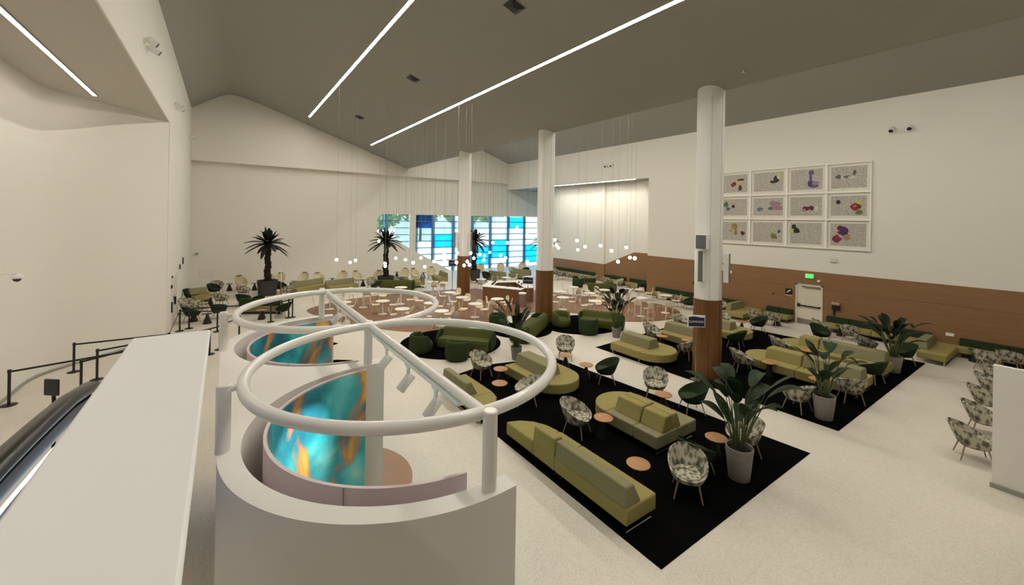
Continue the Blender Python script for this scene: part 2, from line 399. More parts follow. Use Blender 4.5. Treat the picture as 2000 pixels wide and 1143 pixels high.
# wood materials
def wood(name,c1,c2,vec,rough=.45,sc=6):
    m,nt,b,mp=nodes(name,rough); mp.inputs['Scale'].default_value=vec
    n=nt.nodes.new('ShaderNodeTexNoise'); n.inputs['Scale'].default_value=sc; n.inputs['Detail'].default_value=6; n.inputs['Distortion'].default_value=.8; nt.links.new(mp.outputs[0],n.inputs['Vector'])
    r=ramp(nt,[(.3,c1),(.7,c2)]); nt.links.new(n.outputs['Fac'],r.inputs[0]); nt.links.new(r.outputs[0],b.inputs['Base Color']); return m
M['colwood']=wood('column_veneer',(.135,.052,.013),(.20,.085,.024),(3,3,.25),.35)
M['kioskwood']=wood('kiosk_veneer',(.16,.072,.03),(.22,.105,.045),(2,2,.3),.4)
M['tablewood']=wood('side_table_oak',(.40,.185,.066),(.48,.235,.088),(1,8,1),.4)
M['discwood']=wood('wood_disc_floor',(.30,.145,.06),(.37,.19,.085),(.5,4,1),.4)
m,nt,b,mp=nodes('wainscot_panel',.6); M['wains']=m
mp.inputs['Scale'].default_value=(1,.2,6)
n=nt.nodes.new('ShaderNodeTexNoise'); n.inputs['Scale'].default_value=4; n.inputs['Detail'].default_value=5; nt.links.new(mp.outputs[0],n.inputs['Vector'])
r=ramp(nt,[(.3,(.245,.125,.052)),(.7,(.29,.155,.068))]); nt.links.new(n.outputs['Fac'],r.inputs[0]); nt.links.new(r.outputs[0],b.inputs['Base Color'])
# leaf pattern fabric
m,nt,b,mp=nodes('leaf_pattern_fabric',.85,.2); M['pat']=m; mp.inputs['Scale'].default_value=(10,10,5.5)
v=nt.nodes.new('ShaderNodeTexVoronoi'); v.inputs['Scale'].default_value=1; nt.links.new(mp.outputs[0],v.inputs['Vector'])
bw=nt.nodes.new('ShaderNodeRGBToBW'); nt.links.new(v.outputs['Color'],bw.inputs[0])
v.inputs['Scale'].default_value=1; v.inputs['Randomness'].default_value=.9; v.distance='MANHATTAN'
ad=nt.nodes.new('ShaderNodeMath'); ad.operation='MULTIPLY_ADD'; ad.inputs[1].default_value=.75; nt.links.new(v.outputs['Distance'],ad.inputs[0])
ml=nt.nodes.new('ShaderNodeMath'); ml.operation='MULTIPLY'; ml.inputs[1].default_value=.5; nt.links.new(bw.outputs[0],ml.inputs[0]); nt.links.new(ml.outputs[0],ad.inputs[2])
r=ramp(nt,[(.22,(.055,.054,.037)),(.42,(.09,.088,.062)),(.60,(.15,.143,.104)),(.74,(.26,.24,.178)),(.88,(.42,.39,.30)),(1,(.52,.48,.38))]); nt.links.new(ad.outputs[0],r.inputs[0]); nt.links.new(r.outputs[0],b.inputs['Base Color'])
# nebula-like artwork
m,nt,b,mp=nodes('cosmic_cloud_artwork',.35); M['art']=m
n1=nt.nodes.new('ShaderNodeTexNoise'); n1.inputs['Scale'].default_value=.95; n1.inputs['Detail'].default_value=7; n1.inputs['Distortion'].default_value=.6; nt.links.new(mp.outputs[0],n1.inputs['Vector'])
r1=ramp(nt,[(.30,(.008,.045,.10)),(.42,(.015,.19,.28)),(.52,(.03,.42,.50)),(.62,(.16,.66,.66)),(.75,(.5,.8,.75))]); nt.links.new(n1.outputs['Fac'],r1.inputs[0])
mp2=nt.nodes.new('ShaderNodeMapping'); mp2.inputs['Location'].default_value=(3.1,1.7,.4); mp2.inputs['Rotation'].default_value=(.5,.3,.4); mp2.inputs['Scale'].default_value=(1.5,1.5,.8); nt.links.new(mp.outputs[0],mp2.inputs[0])
n2=nt.nodes.new('ShaderNodeTexNoise'); n2.inputs['Scale'].default_value=.9; n2.inputs['Detail'].default_value=8; n2.inputs['Distortion'].default_value=.9; nt.links.new(mp2.outputs[0],n2.inputs['Vector'])
r2=ramp(nt,[(.515,(0,0,0)),(.57,(1,1,1))]); nt.links.new(n2.outputs['Fac'],r2.inputs[0])
r3=ramp(nt,[(.53,(.45,.16,.05)),(.62,(.9,.48,.10)),(.75,(1,.72,.2))]); nt.links.new(n2.outputs['Fac'],r3.inputs[0])
mx=nt.nodes.new('ShaderNodeMix'); mx.data_type='RGBA'; nt.links.new(r2.outputs[0],mx.inputs[0]); nt.links.new(r1.outputs[0],mx.inputs[6]); nt.links.new(r3.outputs[0],mx.inputs[7]); nt.links.new(mx.outputs[2],b.inputs['Base Color'])
# silvery scribbled print
m,nt,b,mp=nodes('silver_scribble_print',.5); M['print']=m
n=nt.nodes.new('ShaderNodeTexNoise'); n.inputs['Scale'].default_value=9; n.inputs['Detail'].default_value=3; n.inputs['Distortion'].default_value=4; nt.links.new(mp.outputs[0],n.inputs['Vector'])
r=ramp(nt,[(.36,(.24,.22,.18)),(.5,(.55,.51,.44)),(.56,(.38,.35,.30)),(.68,(.82,.80,.74))]); nt.links.new(n.outputs['Fac'],r.inputs[0]); nt.links.new(r.outputs[0],b.inputs['Base Color'])
M['treeleaf']=mat('outdoor_leaf',(.10,.20,.05),.6,noise=(.18,.30,.08),scale=3)
# glass panes
def glass(name,col,trans,rough=.05):
    m=bpy.data.materials.new(name); m.use_nodes=True; nt=m.node_tree; nt.nodes.clear()
    o=nt.nodes.new('ShaderNodeOutputMaterial'); t=nt.nodes.new('ShaderNodeBsdfTransparent'); t.inputs[0].default_value=(*col,1)
    l=nt.nodes.new('ShaderNodeBsdfTranslucent'); l.inputs[0].default_value=(*col,1)
    g=nt.nodes.new('ShaderNodeBsdfGlossy'); g.inputs['Roughness'].default_value=rough
    x=nt.nodes.new('ShaderNodeMixShader'); x.inputs[0].default_value=trans; nt.links.new(l.outputs[0],x.inputs[1]); nt.links.new(t.outputs[0],x.inputs[2])
    y=nt.nodes.new('ShaderNodeMixShader'); y.inputs[0].default_value=.04; nt.links.new(x.outputs[0],y.inputs[1]); nt.links.new(g.outputs[0],y.inputs[2]); nt.links.new(y.outputs[0],o.inputs[0]); return m
M['g_clear']=glass('clear_glass',(.80,.93,.95),.97)
M['g_pale']=glass('pale_blue_film_glass',(.74,.92,1),.35)
M['g_white']=glass('white_film_glass',(.88,.97,1),.3)
M['g_cyan']=glass('cyan_film_glass',(.06,.72,1),.3)
M['g_navy']=glass('navy_film_glass',(.05,.28,.6),.9)
M['g_esc']=glass('escalator_glass',(.58,.64,.80),1.0)
# ------------------------------------------------------------------ mesh helpers
class MB:
    def __init__(s): s.v=[]; s.f=[]; s.m=[]; s.mi=0
    def add(s,vs,fs):
        o=len(s.v); s.v+=[tuple(p) for p in vs]; s.f+=[[i+o for i in f] for f in fs]; s.m+=[s.mi]*len(fs); return s
    def box(s,x0,x1,y0,y1,z0,z1):
        return s.add([(x0,y0,z0),(x1,y0,z0),(x1,y1,z0),(x0,y1,z0),(x0,y0,z1),(x1,y0,z1),(x1,y1,z1),(x0,y1,z1)],[[3,2,1,0],[4,5,6,7],[0,1,5,4],[1,2,6,5],[2,3,7,6],[3,0,4,7]])
    def prism(s,o,z0,z1,f=None):
        f=f or (lambda x,y,z:(x,y,z)); n=len(o)
        return s.add([f(x,y,z0) for x,y in o]+[f(x,y,z1) for x,y in o],[list(range(n))[::-1],list(range(n,2*n))]+[[i,(i+1)%n,n+(i+1)%n,n+i] for i in range(n)])
    def loft(s,rings,cap=True,closed=True):
        n=len(rings[0]); vs=[p for r in rings for p in r]; fs=[]
        for k in range(len(rings)-1):
            for i in range(n if closed else n-1): j=(i+1)%n; fs.append([k*n+i,k*n+j,(k+1)*n+j,(k+1)*n+i])
        if cap: fs+= [list(range(n))[::-1],[(len(rings)-1)*n+i for i in range(n)]]
        return s.add(vs,fs)
    def lathe(s,prof,seg=20,c=(0,0,0),cap=True,sx=1,sy=1):
        return s.loft([[(c[0]+r*sx*cos(2*pi*i/seg),c[1]+r*sy*sin(2*pi*i/seg),c[2]+z) for i in range(seg)] for r,z in prof],cap)
    def tube(s,pts,r,seg=8,closed=False):
        rings=[]; n=len(pts); up0=None
        for k,p in enumerate(pts):
            a=pts[(k-1)%n] if (closed or k>0) else p; bq=pts[(k+1)%n] if (closed or k<n-1) else p
            d=[bq[i]-a[i] for i in range(3)]; L=math.sqrt(sum(q*q for q in d)) or 1; d=[q/L for q in d]
            u=(0,0,1) if abs(d[2])<.9 else (1,0,0)
            e=(d[1]*u[2]-d[2]*u[1],d[2]*u[0]-d[0]*u[2],d[0]*u[1]-d[1]*u[0]); L=math.sqrt(sum(q*q for q in e)); e=[q/L for q in e]
            g=(e[1]*d[2]-e[2]*d[1],e[2]*d[0]-e[0]*d[2],e[0]*d[1]-e[1]*d[0]); rr=r[k] if isinstance(r,(list,tuple)) else r
            rings.append([tuple(p[i]+rr*(cos(2*pi*q/seg)*e[i]+sin(2*pi*q/seg)*g[i]) for i in range(3)) for q in range(seg)])
        if closed: rings.append(rings[0])
        return s.loft(rings,not closed)
    def build(s,name,m,parent=None,bev=0,smooth=True,ang=40,seg=2):
        me=bpy.data.meshes.new(name); me.from_pydata(s.v,[],s.f)
        for x in (m if isinstance(m,(list,tuple)) else [m]): me.materials.append(M[x] if isinstance(x,str) else x)
        if len(me.materials)>1:
            for p,i in zip(me.polygons,s.m): p.material_index=i
        bm=bmesh.new(); bm.from_mesh(me); bmesh.ops.recalc_face_normals(bm,faces=bm.faces); bm.to_mesh(me); bm.free()
        if smooth:
            for p in me.polygons: p.use_smooth=True
            me.set_sharp_from_angle(angle=RAD(ang))
        o=bpy.data.objects.new(name,me); COL.objects.link(o)
        if parent is not None: o.parent=parent
        if bev:
            b=o.modifiers.new('bevel','BEVEL'); b.width=bev; b.segments=seg; b.limit_method='ANGLE'; b.angle_limit=RAD(35); b.harden_normals=False
        return o
def tag(o,label,cat,group=None):
    o['label']=label; o['category']=cat
    if group: o['group']=group
    return o
def thing(name,label,cat,loc=(0,0,0),rz=0,group=None):
    o=bpy.data.objects.new(name,None); COL.objects.link(o); o.location=loc; o.rotation_euler=(0,0,RAD(rz)); o.empty_display_size=.1
    return tag(o,label,cat,group)
def struct(o,label=None):
    o['kind']='structure'
    if label: o['label']=label
    return o
def dup(root,loc,rz,label,group=None):
    r=root.copy(); COL.objects.link(r); r.location=loc; r.rotation_euler=(0,0,RAD(rz)); r['label']=label
    if group: r['group']=group
    for ch in list(root.children):
        c=ch.copy(); COL.objects.link(c); c.parent=r
        for g in list(ch.children):
            d=g.copy(); COL.objects.link(d); d.parent=c
    return r
class Kind:
    """one kind of thing: the first call builds it, later ones copy it part by part"""
    def __init__(s,fn): s.fn=fn; s.p=None
    def __call__(s,loc,rz,label,group=None):
        if s.p is None:
            s.p=s.fn(label,group); s.p.location=loc; s.p.rotation_euler=(0,0,RAD(rz)); return s.p
        return dup(s.p,loc,rz,label,group)
def arc(cx,cy,r,a0,a1,n):
    return [(cx+r*cos(RAD(a0+(a1-a0)*i/n)),cy+r*sin(RAD(a0+(a1-a0)*i/n))) for i in range(n+1)]
def text(body,size,m,parent,loc,rot,ext=.003,align='CENTER'):
    c=bpy.data.curves.new('lettering','FONT'); c.body=body; c.size=size; c.extrude=ext; c.align_x=align; c.align_y='CENTER'; c.materials.append(M[m])
    o=bpy.data.objects.new('lettering',c); COL.objects.link(o); bpy.context.view_layer.update()
    me=bpy.data.meshes.new_from_object(o.evaluated_get(bpy.context.evaluated_depsgraph_get())); bpy.data.objects.remove(o)
    if not me.materials: me.materials.append(M[m])
    o=bpy.data.objects.new('lettering',me); COL.objects.link(o); o.parent=parent; o.location=loc; o.rotation_euler=rot; return o
# ------------------------------------------------------------------ camera
cam=bpy.data.cameras.new('camera'); co=bpy.data.objects.new('camera',cam); COL.objects.link(co); S.camera=co
YAW=math.atan(562/802.); ROLL=math.atan(.017)
cam.sensor_width=36; cam.lens=802/2000*36; cam.shift_y=-143.9/2000; cam.clip_start=.05; cam.clip_end=300
from mathutils import Matrix, Euler
co.location=(0,0,5.4)
co.matrix_world=Matrix.Translation((0,0,5.4))@Matrix.Rotation(-YAW,4,'Z')@Matrix.Rotation(RAD(90),4,'X')@Matrix.Rotation(ROLL,4,'Z')
S.view_settings.view_transform='Standard'; S.view_settings.look='None'; S.view_settings.gamma=1; S.view_settings.use_curve_mapping=False
S.view_settings.exposure=0.70
w=bpy.data.worlds.new('sky'); S.world=w; w.use_nodes=True; bg=w.node_tree.nodes['Background']; bg.inputs[0].default_value=(.78,.90,1,1); bg.inputs[1].default_value=2.6
# ------------------------------------------------------------------ setting
YB=-14
struct(MB().box(-9,33,YB-.5,39,-.3,0).build('floor','floor',smooth=False),'pale beige terrazzo floor of the hall')
# right wall with lintel over the alcove
o=struct(MB().box(25.62,26.0,YB,19.05,2.85,11.5).build('wall_right','wall',smooth=False),'white upper right wall with the framed pictures')
struct(MB().box(25.62,26.0,19.05,38.2,8.62,11.5).build('wall_right','wall',smooth=False),'white lintel over the alcove')
p=MB(); p.box(25.58,26.0,YB,8.17,0,2.87); p.box(25.58,26.0,9.42,19.05,0,2.87); p.box(25.58,26.0,8.17,9.42,2.17,2.87); struct(p.build('wall_right','wains',smooth=False),'brown wainscot along the right wall')
# seam strips in the wainscot
q=MB()
for a,bq in ((YB,8.1),(9.5,19.0)): q.box(25.572,25.582,a,bq,2.0,2.008)
struct(q.build('trim_1','kioskwood',smooth=False))
# alcove
def inX(x0,x1,o): return MB().prism([(y,z) for y,z in o],x0,x1,lambda a,b,c:(c,a,b))
struct(MB().box(26.0,28.2,18.75,19.05,0,8.7).build('wall_alcove','wall',smooth=False))
struct(inX(27.5,27.9,[(19.05,0),(32.6,0),(32.6,8.7),(19.05,8.7)]).build('wall_alcove','wall',smooth=False),'white wall of the alcove')
struct(inX(27.46,27.52,[(19.05,0),(24.85,0),(24.85,1.56),(21.7,2.84),(19.05,2.84)]).build('wall_alcove','wains',smooth=False),'brown wainscot with a slanted top in the alcove')
struct(inX(27.42,27.52,[(25.55,0),(32.6,0),(32.6,1.52),(25.55,1.55)]).build('wall_alcove','wains',smooth=False),'low brown wainscot at the far side of the alcove')
struct(MB().box(27.30,27.6,24.85,25.55,1.56,8.7).build('wall_alcove','wall',smooth=False),'white pilaster in the alcove')
struct(MB().box(27.36,27.6,24.85,25.55,0,1.56).build('wall_alcove','wains',smooth=False))
struct(MB().box(26.0,33,18.75,38.4,8.62,8.9).build('ceiling','ceil',smooth=False))
struct(MB().box(27.5,33,32.6,32.9,0,8.7).build('wall_alcove','wall',smooth=False))
struct(MB().box(32.6,33,32.6,38.4,0,8.7).build('wall_alcove','wall',smooth=False))
# far wall with the cut-out window
def inY(y0,y1,o): return MB().prism(o,y0,y1,lambda a,b,c:(a,c,b))
struct(inY(37.95,38.25,[(-2.3,0),(19.0,0),(14.55,2.45),(12.9,3.38),(11.52,4.0),(11.5,5.05),(11.62,5.4),(12.0,5.65),(33,5.65),(33,9.5),(-2.3,9.5)]).build('wall_far','wall',smooth=False),'white far wall with the slanted window cut-out')
struct(inY(37.3,38.25,[(-2.3,9.24),(33,9.24),(33,15.2),(-2.3,15.2)]).build('wall_far','wall',smooth=False),'overhanging upper far wall')
q=MB()
for i in range(22): q.box(13.5+i*.62,13.508+i*.62,37.94,37.955,5.7,9.2)
struct(q.build('trim_2','ceil',smooth=False))
# ceilings (cross-section extruded along the hall)
def cz(x): return 14.685-.337*x
prof=[(-2.02,12.95),(-1.1,13.62),(-.5,14.02),(-.05,14.27),(.35,14.36),(.8,14.3),(1.3,14.2),(2,cz(2)),(14.0,cz(14))]
struct(inY(YB,37.35,prof+[(14.0,cz(14)+.4),(.4,15.4),(-2.02,14)]).build('ceiling','ceil',smooth=True,ang=20),'sloping grey ceiling with light strips')
struct(inY(YB,37.35,[(14.0,11.4),(19.8,13.36),(25.7,11.37),(25.7,11.8),(19.8,13.8),(14.0,11.8)]).build('ceiling','ceil',smooth=False),'second sloping ceiling over the lounge')
struct(MB().box(13.98,14.2,YB,37.35,cz(14)+.02,11.7).build('ceiling','ceil',smooth=False))
# left fascia, lower ceiling, curved left wall
struct(MB().box(-2.06,-2.02,YB,38.2,9.4,13.4).build('wall_left','wall',smooth=False),'white fascia with spotlights')
struct(MB().box(-2.35,-2.02,23.5,38.2,0,9.42).build('wall_left','wall',smooth=False),'narrow white left wall by the corner doors')
struct(MB().box(-9,-2.06,YB,24,9.41,9.6).build('ceiling','ceil2',smooth=False),'lower left ceiling')
foot=[(-5.05,YB),(-5.05,18.9),(-5.02,19.35),(-4.9,19.8),(-4.68,20.2),(-4.35,20.6),(-3.9,21.05),(-3.3,21.7),(-2.7,22.5),(-2.04,23.5)]
low=[7.65]*4+[7.66,7.75,7.95,8.3,8.8,9.4]
vs=[];fs=[]
n=len(foot)
for (x,y),zl in zip(foot,low): vs+=[(x,y,0),(x,y,zl)]
for i in range(n-1): fs.append([2*i,2*i+2,2*i+3,2*i+1])
struct(MB().add(vs,fs).build('wall_left','wall',ang=60),'curved white left wall')
vs=[];fs=[]
for (x,y),zl in zip(foot,low): k=.10*(9.4-zl); vs+=[(x,y,zl),(x+k*.8,y-k*.5,9.42)]
for i in range(n-1): fs.append([2*i,2*i+2,2*i+3,2*i+1])
struct(MB().add(vs,fs).build('wall_left','wall',ang=60),'sloping cove above the curved left wall')
base=MB(); base.tube([(x+.02,y-.02,.04) for x,y in foot],.04,6); struct(base.build('baseboard_left','ceil'))
# rear of the hall with tall windows behind the camera
q=MB(); q.box(-9,27,YB-.3,YB,6,15); q.box(-9,27,YB-.3,YB,0,1)
q.box(-9,27,YB-.3,YB,1,6)
struct(q.build('wall_rear','wall',smooth=False))
# balcony ledge
q=inY(YB+.2,3.3,[(-.43,3.95),(-.13,3.95),(-.06,4.65),(-.44,4.65)])
struct(q.build('wall_balcony','parapet',bev=.012),'wide white balcony ledge beside the camera')
struct(MB().box(-.06,13.1,YB+.2,-.4,3.6,3.9).build('floor','floor',smooth=False))
# white box wall on the right
q=MB().box(13.15,13.27,-3,1.22,0,2.53); struct(q.build('wall_box','wall2',smooth=False),'white box wall at the right edge')
struct(MB().box(13.11,13.15,-3,1.24,0,.09).build('baseboard_box','ceil',smooth=False))
# light strips
def strip(x,y0,y1,m,lab,z=None):
    z=cz(x) if z is None else z; t=thing('ceiling_light',lab,'ceiling light',(x,y0,z),0,'linear ceiling lights')
    k=(-.337 if x<14 else .337) if z>9.5 else 0
    def sl(a,h): return (a,h+k*a)
    MB().prism([sl(-.055,-.012),sl(.055,-.012),sl(.055,.02),sl(-.055,.02)],0,y1-y0,lambda a,b,c:(a,c,b)).build('diffuser',m,t,smooth=False)
    q=MB()
    for s in (-1,1): q.prism([sl(s*.055,-.02),sl(s*.075,-.02),sl(s*.075,.02),sl(s*.055,.02)],0,y1-y0,lambda a,b,c:(a,c,b))
    q.build('channel','ceil',t,smooth=False); return t
strip(5.21,-3.5,34.65,'strip','left of the two long white light strips on the sloping ceiling')
strip(9.9,-3.5,34.7,'strip','right and longest white light strip on the sloping ceiling')
strip(16.6,-3.5,34.0,'stripB','light strip on the hidden slope above the lounge',11.4+.337*2.6)
strip(-3.7,-9,19.85,'stripL','white light strip on the lower ceiling at the far left',9.4)
strip(25.8,20.46,31.0,'strip','short light strip under the lintel of the alcove',8.62)
# ceiling diffusers, sprinkler
def f(label,group):
    t=thing('ceiling_vent',label,'air vent',group=group)
    q=MB(); q.prism([(-.3,-.3),(.3,-.3),(.3,.3),(-.3,.3)],0,.02); q.build('frame','ceil',t)
    q=MB()
    for k,(a,z0,z1) in enumerate(((.27,-.005,-.03),(.17,-.03,-.06))): q.loft([[(-a,-a,z0),(a,-a,z0),(a,a,z0),(-a,a,z0)],[(-a*.5,-a*.5,z1-.05),(a*.5,-a*.5,z1-.05),(a*.5,a*.5,z1-.05),(-a*.5,a*.5,z1-.05)]])
    q.build('cone','darkplas',t,smooth=False); return t
vent=Kind(f)
for y,l in ((10.73,'large square ceiling vent nearest the camera at the top edge'),(19.26,'square ceiling vent between the two long light strips, middle one'),(28.97,'square ceiling vent between the two long light strips, farthest one')):
    o=vent((7.46,y,cz(7.46)-.012),0,l,'ceiling vents'); o.rotation_euler=(0,math.atan(.337),0)
q=MB(); q.lathe([(.03,0),(.03,-.06),(.06,-.07),(.06,-.075)],10); o=q.build('sprinkler','white'); tag(o,'tiny white sprinkler head on the ceiling above the big column','sprinkler'); o.location=(13.3,6.44,cz(13.3))
# ------------------------------------------------------------------ columns
for i,(y,l) in enumerate(((7.87,'nearest big round column with wood base and loudspeakers'),(16.87,'middle round column with wood base beside the kiosk'),(25.87,'farthest round column with wood base by the window'))):
    t=thing('column',l,'column',(14.0,y,0),0,'round columns'); t['kind']='structure'
    r=.465
    MB().lathe([(r-.02,2.68),(r-.02,10.6)],48).build('shaft','white',t)
    q=MB()
    for a in (150,235,330): q.box(-.003,.003,r-.025,r-.012,2.7,9.8)
    MB().lathe([(r,.013),(r,2.7)],48).build('wood_cladding','colwood',t)
    MB().lathe([(r+.012,2.69),(r+.012,2.72)],48).build('trim_ring','kioskwood',t)
    for a in (215,262): 
        q=MB().box(r-.012,r+.003,-.004,.004,.013,2.68); s=q.build('seam','bark',t); s.rotation_euler=(0,0,RAD(a))
        q=MB().box(r-.03,r-.017,-.004,.004,2.72,9.8); s=q.build('seam','ceil',t); s.rotation_euler=(0,0,RAD(a))
# loudspeakers on the columns
def colspk(label,ang,y,z0,z1,w=.2,d=.17):
    t=thing('column_speaker',label,'loudspeaker',(14.0,y,0),ang,'column loudspeakers')
    MB().box(.50,.50+d,-w/2,w/2,z0,z1).build('housing','steel' if False else 'white',t,bev=.02)
    MB().box(.50+d,.515+d,-w/2+.015,w/2-.015,z0+.02,z1-.02).build('grille','speaker',t,bev=.01)
    MB().box(.43,.51,-.04,.04,(z0+z1)/2-.1,(z0+z1)/2+.1).build('bracket','white',t)
# positions measured round the column
colspk('slim loudspeaker on the left side of the nearest column',188,7.87,3.35,4.42,.19)
colspk('slim loudspeaker on the right side of the nearest column',285,7.87,3.33,4.35,.19)
colspk('boxy loudspeaker on the left of the nearest column above the slim one',192,7.87,4.48,4.98,.36,.3)
colspk('slim loudspeaker at the right side of the farthest column',290,25.87,3.3,4.4,.22)
colspk('slim loudspeaker at the left side of the farthest column',170,25.87,3.3,4.4,.22)
# ------------------------------------------------------------------ wall spotlights
def f(label,group):
    t=thing('wall_spotlight',label,'spotlight',group=group)
    q=MB(); q.lathe([(.09,0),(.09,.04),(.05,.06)],16); q.build('base','white',t).rotation_euler=(0,RAD(-90),0)
    h=MB().lathe([(.10,-.17),(.105,-.15),(.105,.09),(.08,.12)],18).build('head','white',t); h.location=(-.16,0,0); h.rotation_euler=(0,RAD(58),0)
    g=MB().lathe([(.085,-.171),(.03,-.16)],18).build('lens','darkplas',h); return t
spot=Kind(f)
for y,l in ((5.57,'left white wall spotlight of the pair above right of the pictures'),(4.94,'right white wall spotlight of the pair above right of the pictures'),(23.1,'left small spotlight of the pair above the alcove lintel'),(22.5,'right small spotlight of the pair above the alcove lintel')): spot((25.62,y,9.87),0,l,'wall spotlights')
for y,z,l in ((16.3,10.52,'upper white spotlight of the nearest pair on the left fascia'),(16.85,10.45,'lower white spotlight of the nearest pair on the left fascia'),(25.3,10.6,'upper white spotlight of the middle pair on the left fascia'),(26.0,10.55,'lower white spotlight of the middle pair on the left fascia'),(35.4,10.6,'single far white spotlight on the left fascia')): spot((-2.02,y,z),180,l,'wall spotlights')
# ------------------------------------------------------------------ door, signs and devices on the right wall
d=bpy.data.objects.new('door_1',None); COL.objects.link(d); d.location=(25.6,8.8,0); struct(d,'white exit door with a black push bar')
q=MB(); 
for a,bq in ((-.62,-.55),(.55,.62)): q.box(-.05,.1,a,bq,0,2.16)
q.box(-.05,.1,-.62,.62,2.09,2.16); q.build('door_frame','door',d,smooth=False)
leaf=MB().box(-.015,.05,-.55,.55,.01,2.09).build('door_leaf','door',d,smooth=False)
MB().box(-.022,-.014,-.53,.53,.02,.3).build('kick_plate','steel',leaf,smooth=False)
q=MB(); q.box(-.10,-.06,-.5,.5,.98,1.04); q.box(-.10,-.015,.40,.52,.93,1.10); q.box(-.10,-.015,-.52,-.46,.97,1.06); q.build('push_bar','black',leaf,bev=.01)
MB().box(-.07,-.015,-.52,.3,1.98,2.05).build('door_closer','steel',leaf)
t=thing('exit_sign','lit green EXIT sign above the white door','exit sign',(25.58,8.78,2.62))
MB().box(-.05,0,-.2,.2,-.12,.12).build('housing','door',t,bev=.01)
fc=MB().box(-.058,-.05,-.16,.16,-.09,.09).build('face','exitg',t)
text('EXIT',.15,'pale',fc,(-.062,0,0),(RAD(90),0,RAD(-90)),.002)
o=MB().lathe([(.0,0),(.07,.02),(.07,.06),(.03,.1)],14).build('wall_mounted_lamp','pale'); o.location=(25.58,8.36,2.4); o.rotation_euler=(0,RAD(-90),0); tag(o,'small round emergency lamp right below the exit sign','emergency lamp')
t=thing('stair_sign','black pictogram plate left of the white door','sign',(25.58,9.75,1.62))
pt=MB().box(-.02,0,-.17,.17,-.13,.2).build('plate','black',t,bev=.005); MB().box(-.02,0,-.17,.17,-.22,-.135).build('lower_plate','rose',t)
q=MB(); q.prism([(-.1,-.06),(-.03,-.06),(-.03,.0),(.04,.0),(.04,.06),(.1,.06),(.1,.1),(.0,.1),(.0,.04),(-.07,.04),(-.07,-.02),(-.1,-.02)],-.024,-.02,lambda a,b,c:(c,-a,b+.03)); q.build('pictogram','mount',pt)
o=MB().lathe([(.06,0),(.06,.03),(.03,.05)],14).build('wall_mounted_alarm','kioskwood'); o.location=(25.58,10.55,1.42); o.rotation_euler=(0,RAD(-90),0); tag(o,'small dark round alarm on the brown wall left of the door','alarm')
t=thing('sanitizer_dispenser','dark dispenser with rose lid on the brown wall right of the door','dispenser',(25.58,7.6,1.1))
MB().box(-.14,0,-.16,.16,-.05,.2).build('body','black',t,bev=.02); MB().box(-.16,0,-.17,.17,.2,.32).build('lid','rose',t,bev=.02); MB().box(-.05,0,.05,.12,-.35,-.05).build('handset','black',t,bev=.01)
o=MB().box(-.07,0,-.14,.14,-.1,.1).build('wall_sensor','door',bev=.02); o.location=(25.62,7.75,3.55); tag(o,'small white box on the wall below the framed pictures','sensor')
o=MB().box(-.03,0,-.13,.13,-.07,.07).build('wall_outlet','pale',bev=.01); o.location=(25.58,3.6,.75); tag(o,'white wall outlet above the sofa chaise at the right','outlet')
o=MB().lathe([(.09,0),(.09,.03),(.04,.06)],14).build('wall_sensor','pale'); o.location=(25.58,12.95,2.35); o.rotation_euler=(0,RAD(-90),0); tag(o,'round white sensor on the brown wall just right of the big column','sensor')
o=MB().lathe([(.09,0),(.09,.03),(.04,.06)],14).build('wall_sensor','darkplas'); o.location=(25.58,15.35,1.35); o.rotation_euler=(0,RAD(-90),0); tag(o,'dark round sensor on the brown wall just left of the big column','sensor')
# left wall devices
t=thing('wall_mounted_camera','white dome camera on a bracket on the left curved wall','camera',(-5.05,17.0,3.55))
MB().tube([(0,0,.12),(.42,0,.12)],.025,8).build('bracket','white',t); MB().lathe([(.03,.1),(.12,.06),(.13,0),(.1,-.02)],16,(.42,0,0)).build('housing','white',t); MB().lathe([(.09,-.02),(.07,-.08),(.02,-.11)],14,(.42,0,0)).build('dome','darkplas',t)
t=thing('wall_mounted_camera','small camera on the far wall in the left corner','camera',(-1.6,37.95,2.5)); MB().tube([(0,0,0),(0,-.25,0)],.03,8).build('bracket','white',t); MB().lathe([(.1,.05),(.12,0),(.08,-.1),(.02,-.13)],14,(0,-.25,0)).build('dome','steel',t)
o=MB().box(-.45,.45,-.02,0,-.28,.28).build('wall_grille','mount',bev=.01); o.location=(-1.0,37.95,.95); tag(o,'flat pale grille low on the far wall in the left corner','grille')
for k,(y,z,h,l) in enumerate(((29.5,2.4,.25,'upper dark slot device on the narrow left wall, left one'),(31.5,2.55,.4,'upper dark slot device on the narrow left wall, right one'),(25.2,1.9,.15,'small dark lock on the narrow left wall, top one'),(26.2,1.2,.2,'small dark lock on the narrow left wall, middle one'),(25.4,.9,.5,'tall dark handle on the narrow left wall'))):
    o=MB().box(0,.06,-.1,.1,-h/2,h/2).build('wall_device','darkplas',bev=.01); o.location=(-2.02,y,z); tag(o,l,'wall device')
d=bpy.data.objects.new('door_2',None); COL.objects.link(d); d.location=(-2.02,26.5,0); struct(d,'white double door in the narrow left wall')
q=MB(); q.box(0,.05,-1.15,-1.05,0,2.4); q.box(0,.05,1.05,1.15,0,2.4); q.box(0,.05,-1.15,1.15,2.3,2.4); q.build('door_frame','wall',d,smooth=False)
for s in (-1,1): l=MB().box(0,.03,min(s*.02,s*1.05),max(s*.02,s*1.05),0.02,2.3).build('door_leaf','door',d,smooth=False)
for s in (-1,1): MB().box(.03,.1,s*.12-.02,s*.12+.02,.85,1.2).build('door_handle','black',d)
